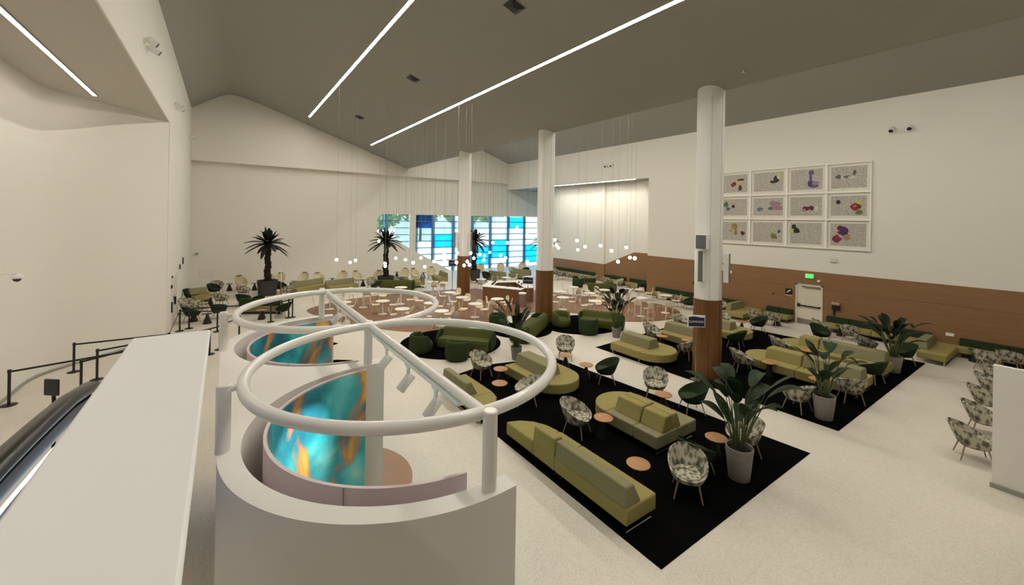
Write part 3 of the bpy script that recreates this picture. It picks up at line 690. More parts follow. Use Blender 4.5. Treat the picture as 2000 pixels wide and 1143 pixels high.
# ------------------------------------------------------------------ framed pictures
cy=PICS['cols']; rz=PICS['rows']
def blob(pts,m,parent,k):
    # smooth closed coloured shape on the print
    n=len(pts); o=[]
    for i in range(n):
        p0,p1,p2,p3=pts[i-1],pts[i],pts[(i+1)%n],pts[(i+2)%n]
        for s in range(5):
            u=s/5; o.append(tuple(.5*((2*p1[j])+(-p0[j]+p2[j])*u+(2*p0[j]-5*p1[j]+4*p2[j]-p3[j])*u*u+(-p0[j]+3*p1[j]-3*p2[j]+p3[j])*u**3) for j in (0,1)))
    q=MB().prism(o,-.036-k*.002,-.03,lambda a,b,c:(c,a,b)); return q.build('motif',m,parent,smooth=False)
PC={}
for n_,c in dict(red=(.30,.012,.02),yellow=(.72,.48,.02),wine=(.10,.012,.03),black=(.012,.010,.014),lime=(.50,.55,.14),violet=(.13,.07,.22),mauve=(.30,.20,.27),grey=(.10,.10,.10),teal=(.06,.13,.14),green=(.13,.17,.04),blue=(.10,.16,.25),pink=(.36,.18,.22),white=(.62,.6,.56),purple=(.05,.02,.13),magenta=(.20,.015,.07),ochre=(.38,.24,.09),olive=(.24,.19,.04)).items(): PC[n_]=mat('picture_'+n_,c,.5)
def bl(cx,cz_,rx,rz_,ph=0,wob=.3,n=7):
    rr=random.Random(int(cx*977+cz_*131+ph)); return [(cx+rx*cos(2*pi*i/n+ph)*(1+wob*(rr.random()*2-1)),cz_+rz_*sin(2*pi*i/n+ph)*(1+wob*(rr.random()*2-1))) for i in range(n)]
# motif lists: (colour, x, z, rx, rz) with x and z from -.5 to .5 across the print
MOT=[[[('wine',.0,-.02,.1,.13),('red',-.02,-.1,.07,.1),('yellow',.2,.02,.11,.1),('wine',.24,-.25,.07,.16),('black',.26,.2,.14,.06)],[('lime',.36,.25,.13,.15),('lime',.12,-.02,.16,.05),('black',.27,.1,.09,.22),('black',.16,-.02,.15,.07),('white',.33,.22,.05,.12)],[('violet',.16,.32,.1,.13),('violet',.14,.05,.05,.3),('violet',.22,-.28,.17,.2),('mauve',.28,-.2,.12,.12),('purple',.12,-.2,.07,.16)],[('grey',-.28,.03,.09,.12),('white',-.15,.0,.1,.08),('grey',-.02,.02,.12,.08),('white',.1,.0,.12,.05),('grey',.17,.2,.06,.12)]],
[[('lime',-.25,.35,.16,.08),('teal',-.28,.15,.1,.2),('teal',-.2,-.1,.1,.1),('black',.0,.05,.06,.12)],[('blue',-.27,-.15,.11,.14),('mauve',.22,.15,.2,.22),('pink',.3,-.05,.15,.16),('teal',.1,-.1,.08,.1),('mauve',.42,-.1,.07,.12)],[('wine',.0,-.12,.1,.16),('pink',-.06,-.2,.07,.08),('wine',.18,-.1,.1,.14),('white',.32,-.12,.07,.18)],[('black',-.28,.2,.07,.14),('red',.2,-.05,.13,.2),('pink',.18,-.02,.05,.07),('wine',.3,-.05,.07,.12),('yellow',.3,.14,.11,.08),('green',.3,-.35,.09,.14)]],
[[('olive',.05,.25,.13,.16),('ochre',.02,.22,.07,.09),('olive',.1,-.05,.07,.16),('ochre',-.08,.02,.09,.05),('wine',.36,-.1,.09,.1)],[('olive',.2,-.15,.1,.13),('lime',.17,.05,.05,.1),('green',.24,-.25,.1,.07),('teal',.38,.05,.06,.08)],[('lime',-.46,.1,.07,.1),('black',-.36,.3,.08,.13),('black',-.27,.12,.12,.16)],[('wine',-.2,.3,.11,.12),('purple',-.12,.08,.16,.18),('magenta',-.32,-.2,.14,.16),('red',-.3,-.1,.08,.1),('purple',-.05,.2,.09,.12),('ochre',-.02,-.12,.11,.14)]]]
PLAB=[['red and yellow motif, top row, next to the big column','black and lime swoosh, top row, second from the left','tall violet motif, top row, third from the left','grey and white creature motif, top right corner'],['teal and lime motif, middle row, next to the big column','mauve flower and small blue bowl, middle row','small wine-red cluster, middle row, third from the left','red flower with yellow tip, middle row at the right'],['olive bird-like motif, bottom row, next to the big column','small olive and teal motifs, bottom row, second from the left','black knot at upper left, bottom row, third from the left','purple and magenta cluster with an ochre dot, bottom right corner']]
for r_ in range(3):
    for c in range(4):
        y0,y1=cy[c],cy[c+1]; 
        if c==0: y0=13.85
        z1,z0=rz[r_],rz[r_+1]; yc,zc=(y0+y1)/2,(z0+z1)/2; w,h=(y0-y1)/2,(z1-z0)/2
        t=thing('framed_picture','white framed silvery picture with '+PLAB[r_][c],'picture',(25.62,yc,zc),0,'framed pictures on the right wall')
        q=MB(); e=.055
        q.box(-.1,0,-w,-w+e,-h,h); q.box(-.1,0,w-e,w,-h,h); q.box(-.1,0,-w+e,w-e,h-e,h); q.box(-.1,0,-w+e,w-e,-h,-h+e); q.build('frame','frame',t,smooth=False)
        MB().box(-.02,-.005,-w+e,w-e,-h+e,h-e).build('mount','mount',t,smooth=False)
        pw,ph=w-.19,h-.2
        o=MB().box(-.03,-.02,-pw,pw,-ph,ph).build('print','print',t,smooth=False)
        for k,(cc,x,z,rx,rr) in enumerate(MOT[r_][c]): blob(bl(-x*2*pw,z*2*ph,rx*2*pw*.9,rr*2*ph*.9,k),PC[cc],o,k)
# ------------------------------------------------------------------ window
win=bpy.data.objects.new('window_1',None); COL.objects.link(win); win.location=(0,38.12,0); struct(win,'tall window wall with blue and pale film panes')
XM=[12.27,15.2,16.98,19.25,21.47,23.74,26.08,28.37]
ZR=[5.02-.656*k for k in range(8)]+[0.0]; ZT=[5.62]+ZR
q=MB(); mats=['g_clear','g_pale','g_white','g_cyan','g_navy']
xs=[11.4]+XM+[32.6]
def pane(ci,ri):
    if ci<=1: return 0
    if ci==2: return 4 if ri<2 else (0 if ri<4 else 2)
    if ci==3: return 0 if ri<3 else (3 if ri in (3,4) else 2)
    if ci==4: return 1 if ri%2 else 2
    if ci==5: return 0 if ri<2 else (1 if ri==2 else (3 if ri in (5,6,7) else 2))
    if ci==6: return 3 if ri in (4,5,6) else (2 if ri%3 else 1)
    if ci==7: return 3 if ri in (0,1) else (1 if ri in (2,4,6) else 2)
    return 3 if ri in (5,6,7) else 2
for ci in range(len(xs)-1):
    for ri in range(len(ZT)-1):
        q.mi=pane(ci,ri); q.box(xs[ci]+.02,xs[ci+1]-.02,-.01,.01,ZT[ri+1]+.015,ZT[ri]-.015)
q.build('panes',mats,win,smooth=False)
for x in XM: MB().box(x-.07,x+.07,-.12,.12,0,5.65).build('mullion','mull',win,smooth=False); MB().box(x+.09,x+.34,.05,.14,0,5.65).build('mullion_fin','mullw',win,smooth=False)
for z in ZR[:-1]: MB().box(11.3,32.6,-.05,.05,z-.035,z+.035).build('rail','mull',win,smooth=False)
struct(MB().box(14.6,15.2,37.9,38.2,1.5,5.7).build('trim_3','wall',smooth=False),'white post in the slanted window')
# outside
struct(MB().box(-40,90,39,120,-.4,-.2).build('ground','pale',smooth=False),'pale paving outside the window')
q=MB(); q.box(18,70,52,53,-.2,5.5); q.prism([(14,1.4),(70,1.4),(70,9.5),(26,7.2)],56,57,lambda a,b,c:(a,c,b)); 
for k in range(12): q.box(18+k*4,18.15+k*4,51.8,52,-.2,5.5)
o=q.build('building','white',smooth=False); tag(o,'white building seen through the window','building')
for k,(x,y,z,r) in enumerate(((14.5,47,6.0,2.6),(19.8,48,6.6,2.7),(25,47,6.2,2.4),(31,49.5,6.6,2.4))):
    t=thing('tree','leafy green tree outside seen through the %s part of the window'%['far left','left','left middle','middle'][k],'tree',(x,y,0))
    MB().tube([(0,0,-.2),(.1,0,z-1)],[.22,.12],8).build('trunk','bark',t)
    q=MB(); rr=random.Random(k)
    for j in range(900):
        a,b_=rr.random()*6.28,math.acos(rr.random()*2-1); R=r*(rr.random()**.35); c=(R*sin(b_)*cos(a),R*sin(b_)*sin(a),z+R*.75*cos(b_)); s=.35
        u=[rr.uniform(-1,1)*s for _ in range(9)]
        q.add([(c[0]+u[0],c[1]+u[1],c[2]+u[2]),(c[0]+u[3],c[1]+u[4],c[2]+u[5]),(c[0]+u[6],c[1]+u[7],c[2]+u[8]),(c[0]-u[0],c[1]-u[4],c[2]-u[8])],[[0,1,2],[0,1,3],[1,2,3]])
    q.build('foliage','treeleaf',t,smooth=False)
# ------------------------------------------------------------------ exhibit booth with pipe rings
XE=2.19; C1=(1.95,4.95); C2=(1.95,8.75); RI,RO=1.78,1.98
def ang(r): return math.degrees(math.acos((XE-C1[0])/r))
ao,ai=ang(RO),ang(RI)
out=arc(*C1,RO,360-ao,180,40)+arc(*C2,RO,180,ao,40)+arc(*C2,RI,ai,360-ai,56)+arc(*C1,RI,ai,360-ai,56)
t=thing('exhibit_booth','white curved exhibit walls forming two open circular booths under pipe rings','exhibit wall',(0,0,0))
MB().prism(out,0,3.0).build('curved_wall','wall2',t,ang=25)
for c,l in ((C1,'near'),(C2,'far')):
    MB().lathe([(1.43,.002),(1.43,.02)],56,(c[0],c[1]-.1,0)).build('wood_floor','discwood',t)
for c,l,a0,zt in ((C1,'curved screen with turquoise and orange cosmic print in the near booth',94,3.02),(C2,'curved screen with turquoise and orange cosmic print in the far booth',84,2.96)):
    t=thing('curved_screen',l,'display screen',(c[0],c[1],0),0,'curved screens in the booths')
    o=arc(0,0,1.545,a0,268,48)
    q=MB(); n=len(o); q.add([(x,y,.12) for x,y in o]+[(x,y,zt-.02) for x,y in o],[[i,i+1,n+i+1,n+i] for i in range(n-1)]); q.build('printed_face','art',t)
    oo=arc(0,0,1.55,a0,268,48)+arc(0,0,1.585,268,a0,48); MB().prism(oo,.02,zt).build('back_shell','lilac',t,ang=25)
    q=MB(); 
    for a in (200,236): q.box(1.583,1.590,-.006,.006,.02,zt)
    s=MB().box(1.583,1.591,-.006,.006,.02,zt).build('panel_seam','ceil',t); s.rotation_euler=(0,0,RAD(228))
ZR_=3.64; RR=1.77; PR=.058
t=thing('pipe_frame','white glossy pipe frame of two touching rings on posts above the booths','pipe frame',(0,0,0))
K1=(1.95,4.95); K2=(1.95,8.47)
for k in (K1,K2): MB().tube([(x,y,ZR_) for x,y in arc(*k,RR,0,360,96)[:-1]],PR,16,True).build('ring','pipe',t)
MB().tube([(1.95,K1[1]-RR,ZR_),(1.95,K2[1]+RR,ZR_)],.05,14).build('beam','pipe',t)
for x,y in ((.02,5.05),(.02,8.80),(1.96,3.08),(1.95,6.80),(1.90,10.42)):
    top=ZR_+.06 if x>1 else ZR_+.04
    MB().lathe([(.066,2.99),(.066,top-.01),(.055,top)],20,(x,y,0)).build('post','pipe',t)
for y in (5.05,8.78): MB().tube([(.02,y,ZR_-.03),(.2,y,ZR_-.01)],.028,10).build('connector','pipe',t)
MB().tube([(1.92,10.2,ZR_),(1.90,10.42,ZR_)],.04,10).build('connector','pipe',t)
for y0,y1 in ((3.6,6.5),(7.0,10.0)): MB().box(1.905,1.995,y0,y1,ZR_-.10,ZR_-.055).build('lighting_track','white',t,bev=.006)
def f(label,group):
    t=thing('track_spotlight',label,'track spotlight',group=group)
    MB().box(-.025,.025,-.07,.07,-.05,0).build('adapter','white',t,bev=.006)
    MB().box(-.012,.012,-.03,.03,-.20,-.04).build('bracket','white',t)
    h=MB().lathe([(.052,.10),(.06,.09),(.06,-.13),(.052,-.135)],20).build('head','white',t); h.location=(-.02,0,-.23); h.rotation_euler=(0,RAD(42),0)
    g=MB().lathe([(.045,-.13),(.01,-.128)],16).build('lens','globe',h); return t
tsp=Kind(f)
for k,(y,l) in enumerate(((4.2,'nearest of the three white track spotlights in the near ring'),(5.03,'middle of the three white track spotlights in the near ring'),(5.88,'farthest of the three white track spotlights in the near ring'),(8.3,'nearer white track spotlight in the far ring'),(8.95,'farther white track spotlight in the far ring'))):
    tsp((1.95,y,ZR_-.10),0,l,'track spotlights on the beam')
    if k in (0,1,2,3,4):
        ld=bpy.data.lights.new('track_lamp','SPOT'); ld.energy=130; ld.spot_size=RAD(62); ld.spot_blend=.7; ld.shadow_soft_size=.05; ld.color=(1,.93,.82)
        lo=bpy.data.objects.new('track_lamp',ld); COL.objects.link(lo); lo.location=(1.80,y,ZR_-.47); lo.rotation_euler=(0,RAD(42),0)
# ------------------------------------------------------------------ escalator on the left of the ledge
t=thing('escalator','escalator balustrade with black handrail and lit glass beside the white ledge','escalator',(0,0,0))
YT=2.30
path=[(YB+1,4.60),(0,4.60),(1.6,4.59),(2.0,4.575),(2.23,4.56),(2.46,4.54),(2.76,4.51),(3.16,4.44),(3.67,4.27),(9.6,.86),(10.1,.74),(10.5,.72)]
def offs(dz): return [(y,z+dz) for y,z in path]
XH=-.592
rings=[]
for y,z in path: rings.append([(XH+.042*cos(2*pi*i/14),y,z+.03*sin(2*pi*i/14)) for i in range(14)])
MB().loft(rings).build('handrail','rubber',t)
q=MB()
for (y0,z0),(y1,z1) in zip(path[:-1],path[1:]): q.add([(XH-.026,y0,z0-.04),(XH+.026,y0,z0-.04),(XH+.026,y1,z1-.04),(XH-.026,y1,z1-.04),(XH-.026,y0,z0-.10),(XH+.026,y0,z0-.10),(XH+.026,y1,z1-.10),(XH-.026,y1,z1-.10)],[[3,2,1,0],[4,5,6,7],[0,1,5,4],[1,2,6,5],[2,3,7,6],[3,0,4,7]])
q.build('handrail_guide','black',t,smooth=False)
MB().loft([[(XH+.034+.006*cos(2*pi*i/8),y,z-.115+.006*sin(2*pi*i/8)) for i in range(8)] for y,z in path]).build('light_strip','led',t)
q=MB()
for (y0,z0),(y1,z1) in zip(path[:-1],path[1:]): q.add([(XH+.01,y0,z0-.14),(XH+.01,y1,z1-.14),(XH+.01,y1,z1-.95),(XH+.01,y0,z0-.95),(XH+.022,y0,z0-.14),(XH+.022,y1,z1-.14),(XH+.022,y1,z1-.95),(XH+.022,y0,z0-.95)],[[0,1,2,3],[4,5,6,7],[0,1,5,4],[2,3,7,6]])
q.build('glass_panel','g_esc',t,smooth=False)
q=MB()
for (y0,z0),(y1,z1) in zip(path[:-1],path[1:]): q.add([(XH-.12,y0,z0-.9),(XH+.14,y0,z0-.9),(XH+.14,y1,z1-.9),(XH-.12,y1,z1-.9),(XH-.12,y0,z0-1.2),(XH+.14,y0,z0-1.2),(XH+.14,y1,z1-1.2),(XH-.12,y1,z1-1.2)],[[3,2,1,0],[4,5,6,7],[0,1,5,4],[1,2,6,5],[2,3,7,6],[3,0,4,7]])
q.build('skirt_deck','deck',t,smooth=False)
t=thing('tablet_sign','small black tablet sign on a post behind the escalator handrail','sign',(-1.76,7.59,0),232)
MB().box(-.012,.012,-.10,.10,3.06,3.27).build('tablet','darkplas',t,bev=.015); MB().tube([(-.02,0,3.08),(-.03,0,2.9),(-.03,0,0)],.02,8).build('post','black',t); MB().lathe([(.16,0),(.16,.015),(.03,.03)],16).build('base','black',t)
# ------------------------------------------------------------------ rugs and floor patches
def rug(name,o,lab,z=.012,m='rug'): 
    q=MB().prism(o,.001,z).build(name,m,bev=.004); tag(q,lab,'rug' if m=='rug' else 'floor covering'); return q
rug('rug',[(5.62,3.83),(11.36,3.83),(10.64,12.2),(7.9,12.9),(5.62,12.4)],'large black rug under the nearest sofas')
rug('rug',[(13.2,3.83),(22.62,3.83),(22.0,9.95),(19.2,12.6),(13.0,12.2)],'large black rug around the nearest big column')
rug('rug',[(8.1+2.15*cos(a*pi/24),16.0+2.15*sin(a*pi/24)) for a in range(48)],'round black rug under the rounded sofa and two tub chairs')
rug('rug',[(15.3+2.2*cos(a*pi/24),15.3+1.85*sin(a*pi/24)) for a in range(48)],'round black rug beside the middle column')
rug('rug',[(11.9+1.5*cos(a*pi/24),16.0+1.4*sin(a*pi/24)) for a in range(48)],'small black rug behind the spiky potted plant')
rug('rug',[(4.03,18.4),(3.77,18.85),(2.6,18.6),(2.4,17.6),(3.6,18.1)],'black rug whose tip shows right of the far booth')
rug('rug',[(4.03,15.95),(3.5,16.35),(2.9,16.2),(2.9,14.6),(4.3,14.6)],'black rug almost fully hidden between the two booth walls')
br=[]
L=[(3.95,25.9),(4.3,23.6),(5.3,21.3),(6.8,18.9),(8.4,17.75),(9.8,17.75),(10.8,17.95),(11.85,18.4),(13.2,18.75),(14.6,18.7),(15.7,18.2),(16.6,17.4),(16.9,16.1),(17.5,14.6),(18.6,13.85),(19.9,13.5),(21.3,13.6),(22.6,14.5),(23.2,15.6),(23.2,17.0),(22.4,18.6),(21.6,20.2),(20.4,22.2),(19.6,24.4),(18.2,26.3),(15.5,27.4),(12,28.2),(8.5,28.2),(5.8,27.4)]
def spl(pts,k=5):
    n=len(pts); o=[]
    for i in range(n):
        p0,p1,p2,p3=pts[i-1],pts[i],pts[(i+1)%n],pts[(i+2)%n]
        for s in range(k):
            u=s/k; o.append(tuple(.5*((2*p1[j])+(-p0[j]+p2[j])*u+(2*p0[j]-5*p1[j]+4*p2[j]-p3[j])*u*u+(-p0[j]+3*p1[j]-3*p2[j]+p3[j])*u**3) for j in (0,1)))
    return o
struct(MB().prism(spl(L),.001,.006).build('floor','brown',smooth=False),'brown rounded floor area under the cafe tables')
# ------------------------------------------------------------------ modular sofas
def rnd(o,m=None): return o
def wedge(q,x0,x1,y0,y1,z0,z1,ix0,ix1,iy=.0):
    q.add([(x0,y0,z0),(x1,y0,z0),(x1,y1,z0),(x0,y1,z0),(x0+ix0,y0+iy,z1),(x1-ix1,y0+iy,z1),(x1-ix1,y1-iy,z1),(x0+ix0,y1-iy,z1)],[[3,2,1,0],[4,5,6,7],[0,1,5,4],[1,2,6,5],[2,3,7,6],[3,0,4,7]]); return q
def sled(t,x0,x1,y):
    q=MB(); q.tube([(x0,y,.15),(x0,y,.012),(x1,y,.012),(x1,y,.15)],.011,6); q.build('sled_leg','chrome',t)
ZS0,ZS1,ZB=.15,.45,.80
def sofa(label,loc): return thing('modular_sofa',label,'sofa',loc,0,'olive modular sofas on the black rugs')
def cush(t,o,m,z0=ZS0,z1=ZS1): return MB().prism(o,z0,z1).build('seat_cushion',m,t,bev=.03,seg=3)
def back(t,x0,x1,y0,y1,m,ix0=.05,ix1=.12,z1=ZB): return wedge(MB(),x0,x1,y0,y1,ZS1-.01,z1,ix0,ix1,.02).build('backrest',m,t,bev=.03,seg=3)
# long sofa at the rug edge
t=sofa('long olive sofa seen from its back along the near left rug edge',(5.7,4.57,0))
cush(t,[(0,0),(.82,0),(.82,1.88),(0,1.88)],'must'); cush(t,[(0,1.89),(.82,1.89),(.82,2.55),(.78,2.62),(0,2.62)],'must')
cush(t,[(0,2.63),(.80,2.63),(.74,3.0),(.58,3.32),(.34,3.54),(.1,3.64),(0,3.66)],'must')
back(t,0,.42,.02,1.87,'sage',.02,.18); back(t,0,.42,1.9,2.62,'must',.02,.18)
for y in (.06,1.8,1.98,2.56,2.7): sled(t,.05,.75,y)
def island(label,x0,x1,y0,y1,end,mats,bx0,bx1,by0,by1,split=None,dbl=False):
    """island sofa between x0..x1; its rounded end reaches y1 (end=1) or y0 (end=-1)"""
    t=sofa(label,(x0,y0,0)); W=x1-x0; Ln=y1-y0; r=W/2; c=W/2
    ms,me,mb=mats
    if end>0: ys,ye=0,Ln-r*1.0; cap=[(W*.5+r*cos(RAD(a)),ye+r*sin(RAD(a))) for a in range(0,181,12)]
    else: ys,ye=r*1.0,Ln; cap=[(W*.5+r*cos(RAD(a)),ys+r*sin(RAD(a))) for a in range(180,361,12)]
    cush(t,cap,me)
    segs=[(ys,ye)] if split is None else [(ys,split-y0),(split-y0+.01,ye)]
    for a,b_ in segs:
        if dbl: cush(t,[(0,a),(c-.005,a),(c-.005,b_),(0,b_)],ms); cush(t,[(c+.005,a),(W,a),(W,b_),(c+.005,b_)],ms)
        else: cush(t,[(0,a),(W,a),(W,b_),(0,b_)],ms)
    bs=[(by0-y0,by1-y0)] if split is None else [(by0-y0,split-y0-.01),(split-y0+.01,by1-y0)]
    for i,(a,b_) in enumerate(bs):
        m=mb if isinstance(mb,str) else mb[i]
        if dbl: xm=(bx0+bx1)/2-x0; back(t,bx0-x0,xm-.005,a,b_,m,.13,.0); back(t,xm+.005,bx1-x0,a,b_,m,.0,.13)
        else: back(t,bx0-x0,bx1-x0,a,b_,m,.11,.11)
    for y in ((ys+.08,ye-.08)): sled(t,.06,W-.06,y)
    return t
island('double back-to-back olive sofa with rounded end in the middle of the near rug',8.18,9.78,5.74,8.1,1,('sage','must','must'),8.42,9.16,5.62+.14,7.22,6.42,True)
island('olive sofa with rounded near end, behind the right arc of the near pipe ring',7.85,9.5,9.12,11.5,-1,('must','must','sage'),8.2,8.92,9.85,11.42)
t=sofa('short olive sofa between the pipe beam and the near rug, back to the left',(5.52,9.15,0))
cush(t,[(0,.75),(.84,.75),(.84,2.35),(0,2.35)],'must'); cush(t,[(0,.74),(0,0),(.3,.03),(.56,.16),(.75,.38),(.84,.74)],'must'); back(t,0,.42,.85,2.3,'sage',.03,.2)
for y in (.1,.85,2.28): sled(t,.05,.7 if y>.5 else .2,y)
island('olive sofa with rounded near end directly left of the big column',12.95,14.65,9.05,11.35,-1,('must','must','sage'),13.42,14.1,9.86,11.28)
island('olive sofa partly hidden behind the big column and its sign',16.05,17.7,8.95,11.4,-1,('must','must','sage'),16.5,17.2,9.75,11.35)
island('olive sofa with rounded near end directly right of the big column',18.62,20.3,8.9,11.3,-1,('must','must','sage'),19.0,19.7,9.62,11.2)
island('front olive sofa on the far rug behind the middle potted plant',15.9,17.6,4.2,7.78,1,('must','must',('sage','must')),16.42,17.12,4.22,7.02,5.85)
island('rear olive sofa on the far rug left of the rear potted plant',18.85,20.5,4.2,7.75,1,('must','must',('sage','must')),19.3,20.0,4.3,7.0,6.3)
# wall benches
def bench(label,x,y0,y1,group='dark green backed benches along the brown walls',n=2,d=.78,dirx=-1,ret=None):
    t=thing('wall_bench',label,'bench',(x,y0,0),0,group); L=y1-y0; w=L/n
    for i in range(n):
        MB().prism([(-d,i*w+.006),(-.02,i*w+.006),(-.02,(i+1)*w-.006),(-d,(i+1)*w-.006)],.2,.42).build('seat_cushion','must',t,bev=.03,seg=3)
        wedge(MB(),-.3,-.01,i*w+.006,(i+1)*w-.006,.42,.70,.06,.0).build('backrest','green',t,bev=.03,seg=3)
    q=MB(); 
    for y in (.1,L-.1): sled(t,-d+.06,-.06,y)
    MB().box(-d+.05,-.05,.05,L-.05,.155,.2).build('base_frame','black',t)
    return t
bench('wall bench just past the alcove corner, left of the big column',25.57,14.9,18.15)
t=bench('wall bench with olive chaise right of the big column',25.57,12.2,14.3)
MB().prism([(-2.35,-1.15),(-.02,-1.15),(-.02,-.01),(-2.35,-.01)],.17,.42).build('chaise','must',t,bev=.03,seg=3); wedge(MB(),-2.0,-.5,-.32,-.0,.42,.80,.12,.12,.05).build('chaise_back','sage',t,bev=.03,seg=3); sled(t,-2.28,-.3,-1.08)
bench('short wall bench directly left of the white door',25.57,9.5,10.8)
t=bench('long wall bench with olive chaise right of the white door',25.57,4.12,7.95,n=4)
MB().prism([(-2.9,-.85),(-.3,-.85),(-.3,-.01),(-2.9,-.01)],.17,.42).build('chaise','must',t,bev=.03,seg=3); wedge(MB(),-2.4,-.7,-.25,.12,.42,.80,.1,.25,.05).build('chaise_back','sage',t,bev=.03,seg=3); sled(t,-2.84,-.4,-.78)
bench('wall bench at the right picture edge above the white box wall',25.57,-.8,3.3,n=3)
bench('long bench of the alcove beside the pilaster',27.42,25.9,31.1,n=3)
bench('middle short bench of the alcove under the slanted wainscot',27.44,22.45,24.6)
t=bench('corner bench at the near end of the alcove',27.44,20.0,21.95); wedge(MB(),-1.75,-.02,-.3,.0,.1,.70,.02,.02).build('side_backrest','green',t,bev=.03); MB().prism([(-1.75,0),(-.78,0),(-.78,.62),(-1.75,.62)],.2,.42).build('seat_cushion','must',t,bev=.03)
# olive cubes and seats by the far wall
def block(label,x,y,rz,w=1.0,d=.8,m='must',bk=True,bm='sage'):
    t=thing('olive_seat',label,'sofa',(x,y,0),rz,'olive sofas near the far wall')
    MB().prism([(-d/2,-w/2),(d/2,-w/2),(d/2,w/2),(-d/2,w/2)],.12,.44).build('seat_cushion',m,t,bev=.03,seg=3)
    if bk: wedge(MB(),-d/2,-d/2+.32,-w/2,w/2,.44,.82,.02,.12,.02).build('backrest',bm,t,bev=.03,seg=3)
    MB().box(-d/2+.06,d/2-.06,-w/2+.06,w/2-.06,0,.12).build('base','black',t)
block('small olive seat in the far left corner',MISC['cubeL'][0],MISC['cubeL'][1],-60,1.0)
block('olive sofa behind the barriers, seen through the far pipe ring',1.85,26.4,60,2.2,.85,'sage',True,'tub')
block('olive sofa under the cream chairs right of the thin sign pole',5.0,31.9,-60,2.6)
block('olive sofa under the cream chairs left of the middle palm',7.0,31.2,-70,2.2)
block('grey-green sofa right of the middle palm, back to the right',12.6,30.7,160,2.0,.9,'must','tubol')
block('grey-green sofa in front of the diagonal sill',15.0,31.9,170,2.0,.9,'must','tubol')
block('grey-green sofa in front of the window, right of the right palm',19.2,29.8,200,1.8,.85,'sage','tubol')
block('grey-green sofa in front of the window beside the middle column',22.0,30.0,200,1.9,.9,'sage','tubol')
# rounded sofas
def rsofa(x0,y0,x1,y1,label,side):
    L=math.hypot(x1-x0,y1-y0); a=math.degrees(math.atan2(y1-y0,x1-x0)); t=thing('rounded_sofa',label,'sofa',((x0+x1)/2,(y0+y1)/2,0),a+side*90,'rounded green sofas'); L+=.25
    def ext(prof,w): return MB().prism(prof,-w/2,w/2,lambda a,b,c:(a,c,b))
    ext([(-.44,.05),(.40,.05),(.45,.12),(.45,.38),(.40,.44),(-.1,.44),(-.16,.50),(-.20,.68),(-.27,.75),(-.36,.76),(-.45,.70),(-.50,.55),(-.50,.2)],L-.2).build('body','tubol',t,bev=.02)
    MB().prism([(-.16,-L/2+.1),(.43,-L/2+.1),(.43,L/2-.1),(-.16,L/2-.1)],.40,.455).build('seat_cushion','tubol',t,bev=.025,seg=3)
    cap=[(-.02+.47*cos(RAD(k))*1.02,.36+.36*sin(RAD(k))) for k in range(0,360,15)]; cap=[(x-.03,max(.04,z)) for x,z in cap]
    for s in (-1,1):
        q=MB().prism(cap,s*(L/2-.1)-.0 if s>0 else -(L/2),(L/2) if s>0 else -(L/2-.1),lambda a,b,c:(a,c,b)); q.build('end_panel','tub',t,bev=.035,seg=3)
    return t
for (x0,y0,x1,y1,l),s in zip(RSOFA,(-1,-1,-1,1,1)): rsofa(x0,y0,x1,y1,l,s)
# tub chairs
def tubf(mm):
    def f(label,group):
        t=thing('tub_chair',label,'armchair',group=group); R=.45; n=40
        def h(p): 
            c=abs(((p+180)%360)-180); u=min(1,max(0,(c-38)/40)); u=u*u*(3-2*u); return .43+.30*u
        rings=[]
        for (r,zf) in ((R-.05,lambda p:.03),(R,lambda p:.10),(R+.02,lambda p:.3),(R,lambda p:h(p)-.05),(R-.035,lambda p:h(p)),(R-.10,lambda p:h(p)),(R-.135,lambda p:h(p)-.05),(R-.14,lambda p:.40)):
            rings.append([(r*cos(2*pi*i/n),r*sin(2*pi*i/n),zf(360*i/n)) for i in range(n)])
        MB().loft(rings).build('shell',mm,t,ang=80)
        MB().lathe([(R-.145,.38),(R-.145,.43),(R-.18,.455),(.02,.465)],32).build('seat_cushion',mm,t); return t
    return f
tk=Kind(tubf('tub')); tk2=Kind(tubf('tubol'))
for i,(x,y,a,l) in enumerate(TUBS): (tk2 if i==2 else tk)((x,y,0),a,l,'round tub chairs')
# ------------------------------------------------------------------ shell armchairs
def shell_mb(seg=36,hb=.82,hs=.64,hf=.45,zs=.425):
    q=MB(); inner=[]; outer=[]
    ex=math.log((hs-hf)/(hb-hf))/math.log(.5)
    for sc,fz in ((.02,0),(.40,0),(.70,.005),(.82,.10),(.90,.38),(.96,.75),(1,1)):
        ri=[];ro=[]
        for i in range(seg):
            p=2*pi*i/seg; c,s_=cos(p),sin(p); k=(abs(c)**2.6+abs(s_)**2.6)**(-1/2.6)
            cc=(1-c)/2; dh=hf-zs+(hb-hf)*cc**ex
            rx=.30 if c>0 else .33; fl=.10*fz*dh/.4
            x=sc*k*rx*c+(-fl*1.1*max(0,-c)); y=sc*k*(.335-.02*max(0,c))*s_*(1+fl*.5); z=zs+dh*fz-.02*(1-sc)*(1 if sc<.75 else 0)
            ri.append((x,y,z)); e=.03*(1 if sc>.5 else 0); n=math.hypot(x,y) or 1
            ro.append((x+x/n*e*(.5+.5*fz),y+y/n*e*(.5+.5*fz),z-(.10*(1-fz)*min(1,1.6-sc)+.012)))
        inner.append(ri);outer.append(ro)
    q.mi=0; q.loft(inner,cap=False); q.add(inner[0],[list(range(seg))]); q.loft([inner[-1],outer[-1]],cap=False)
    q.mi=1; q.loft(outer,cap=False); q.add(outer[0],[list(range(seg))]); return q
def legs(t,m,a=.17,b=.27,z=.40,r0=.019,r1=.012):
    for sx in (1,-1):
        for sy in (1,-1): MB().tube([(sx*a-.02,sy*a,z),(sx*b-.02,sy*b*.97,0)],[r0,r1],8).build('leg',m,t)
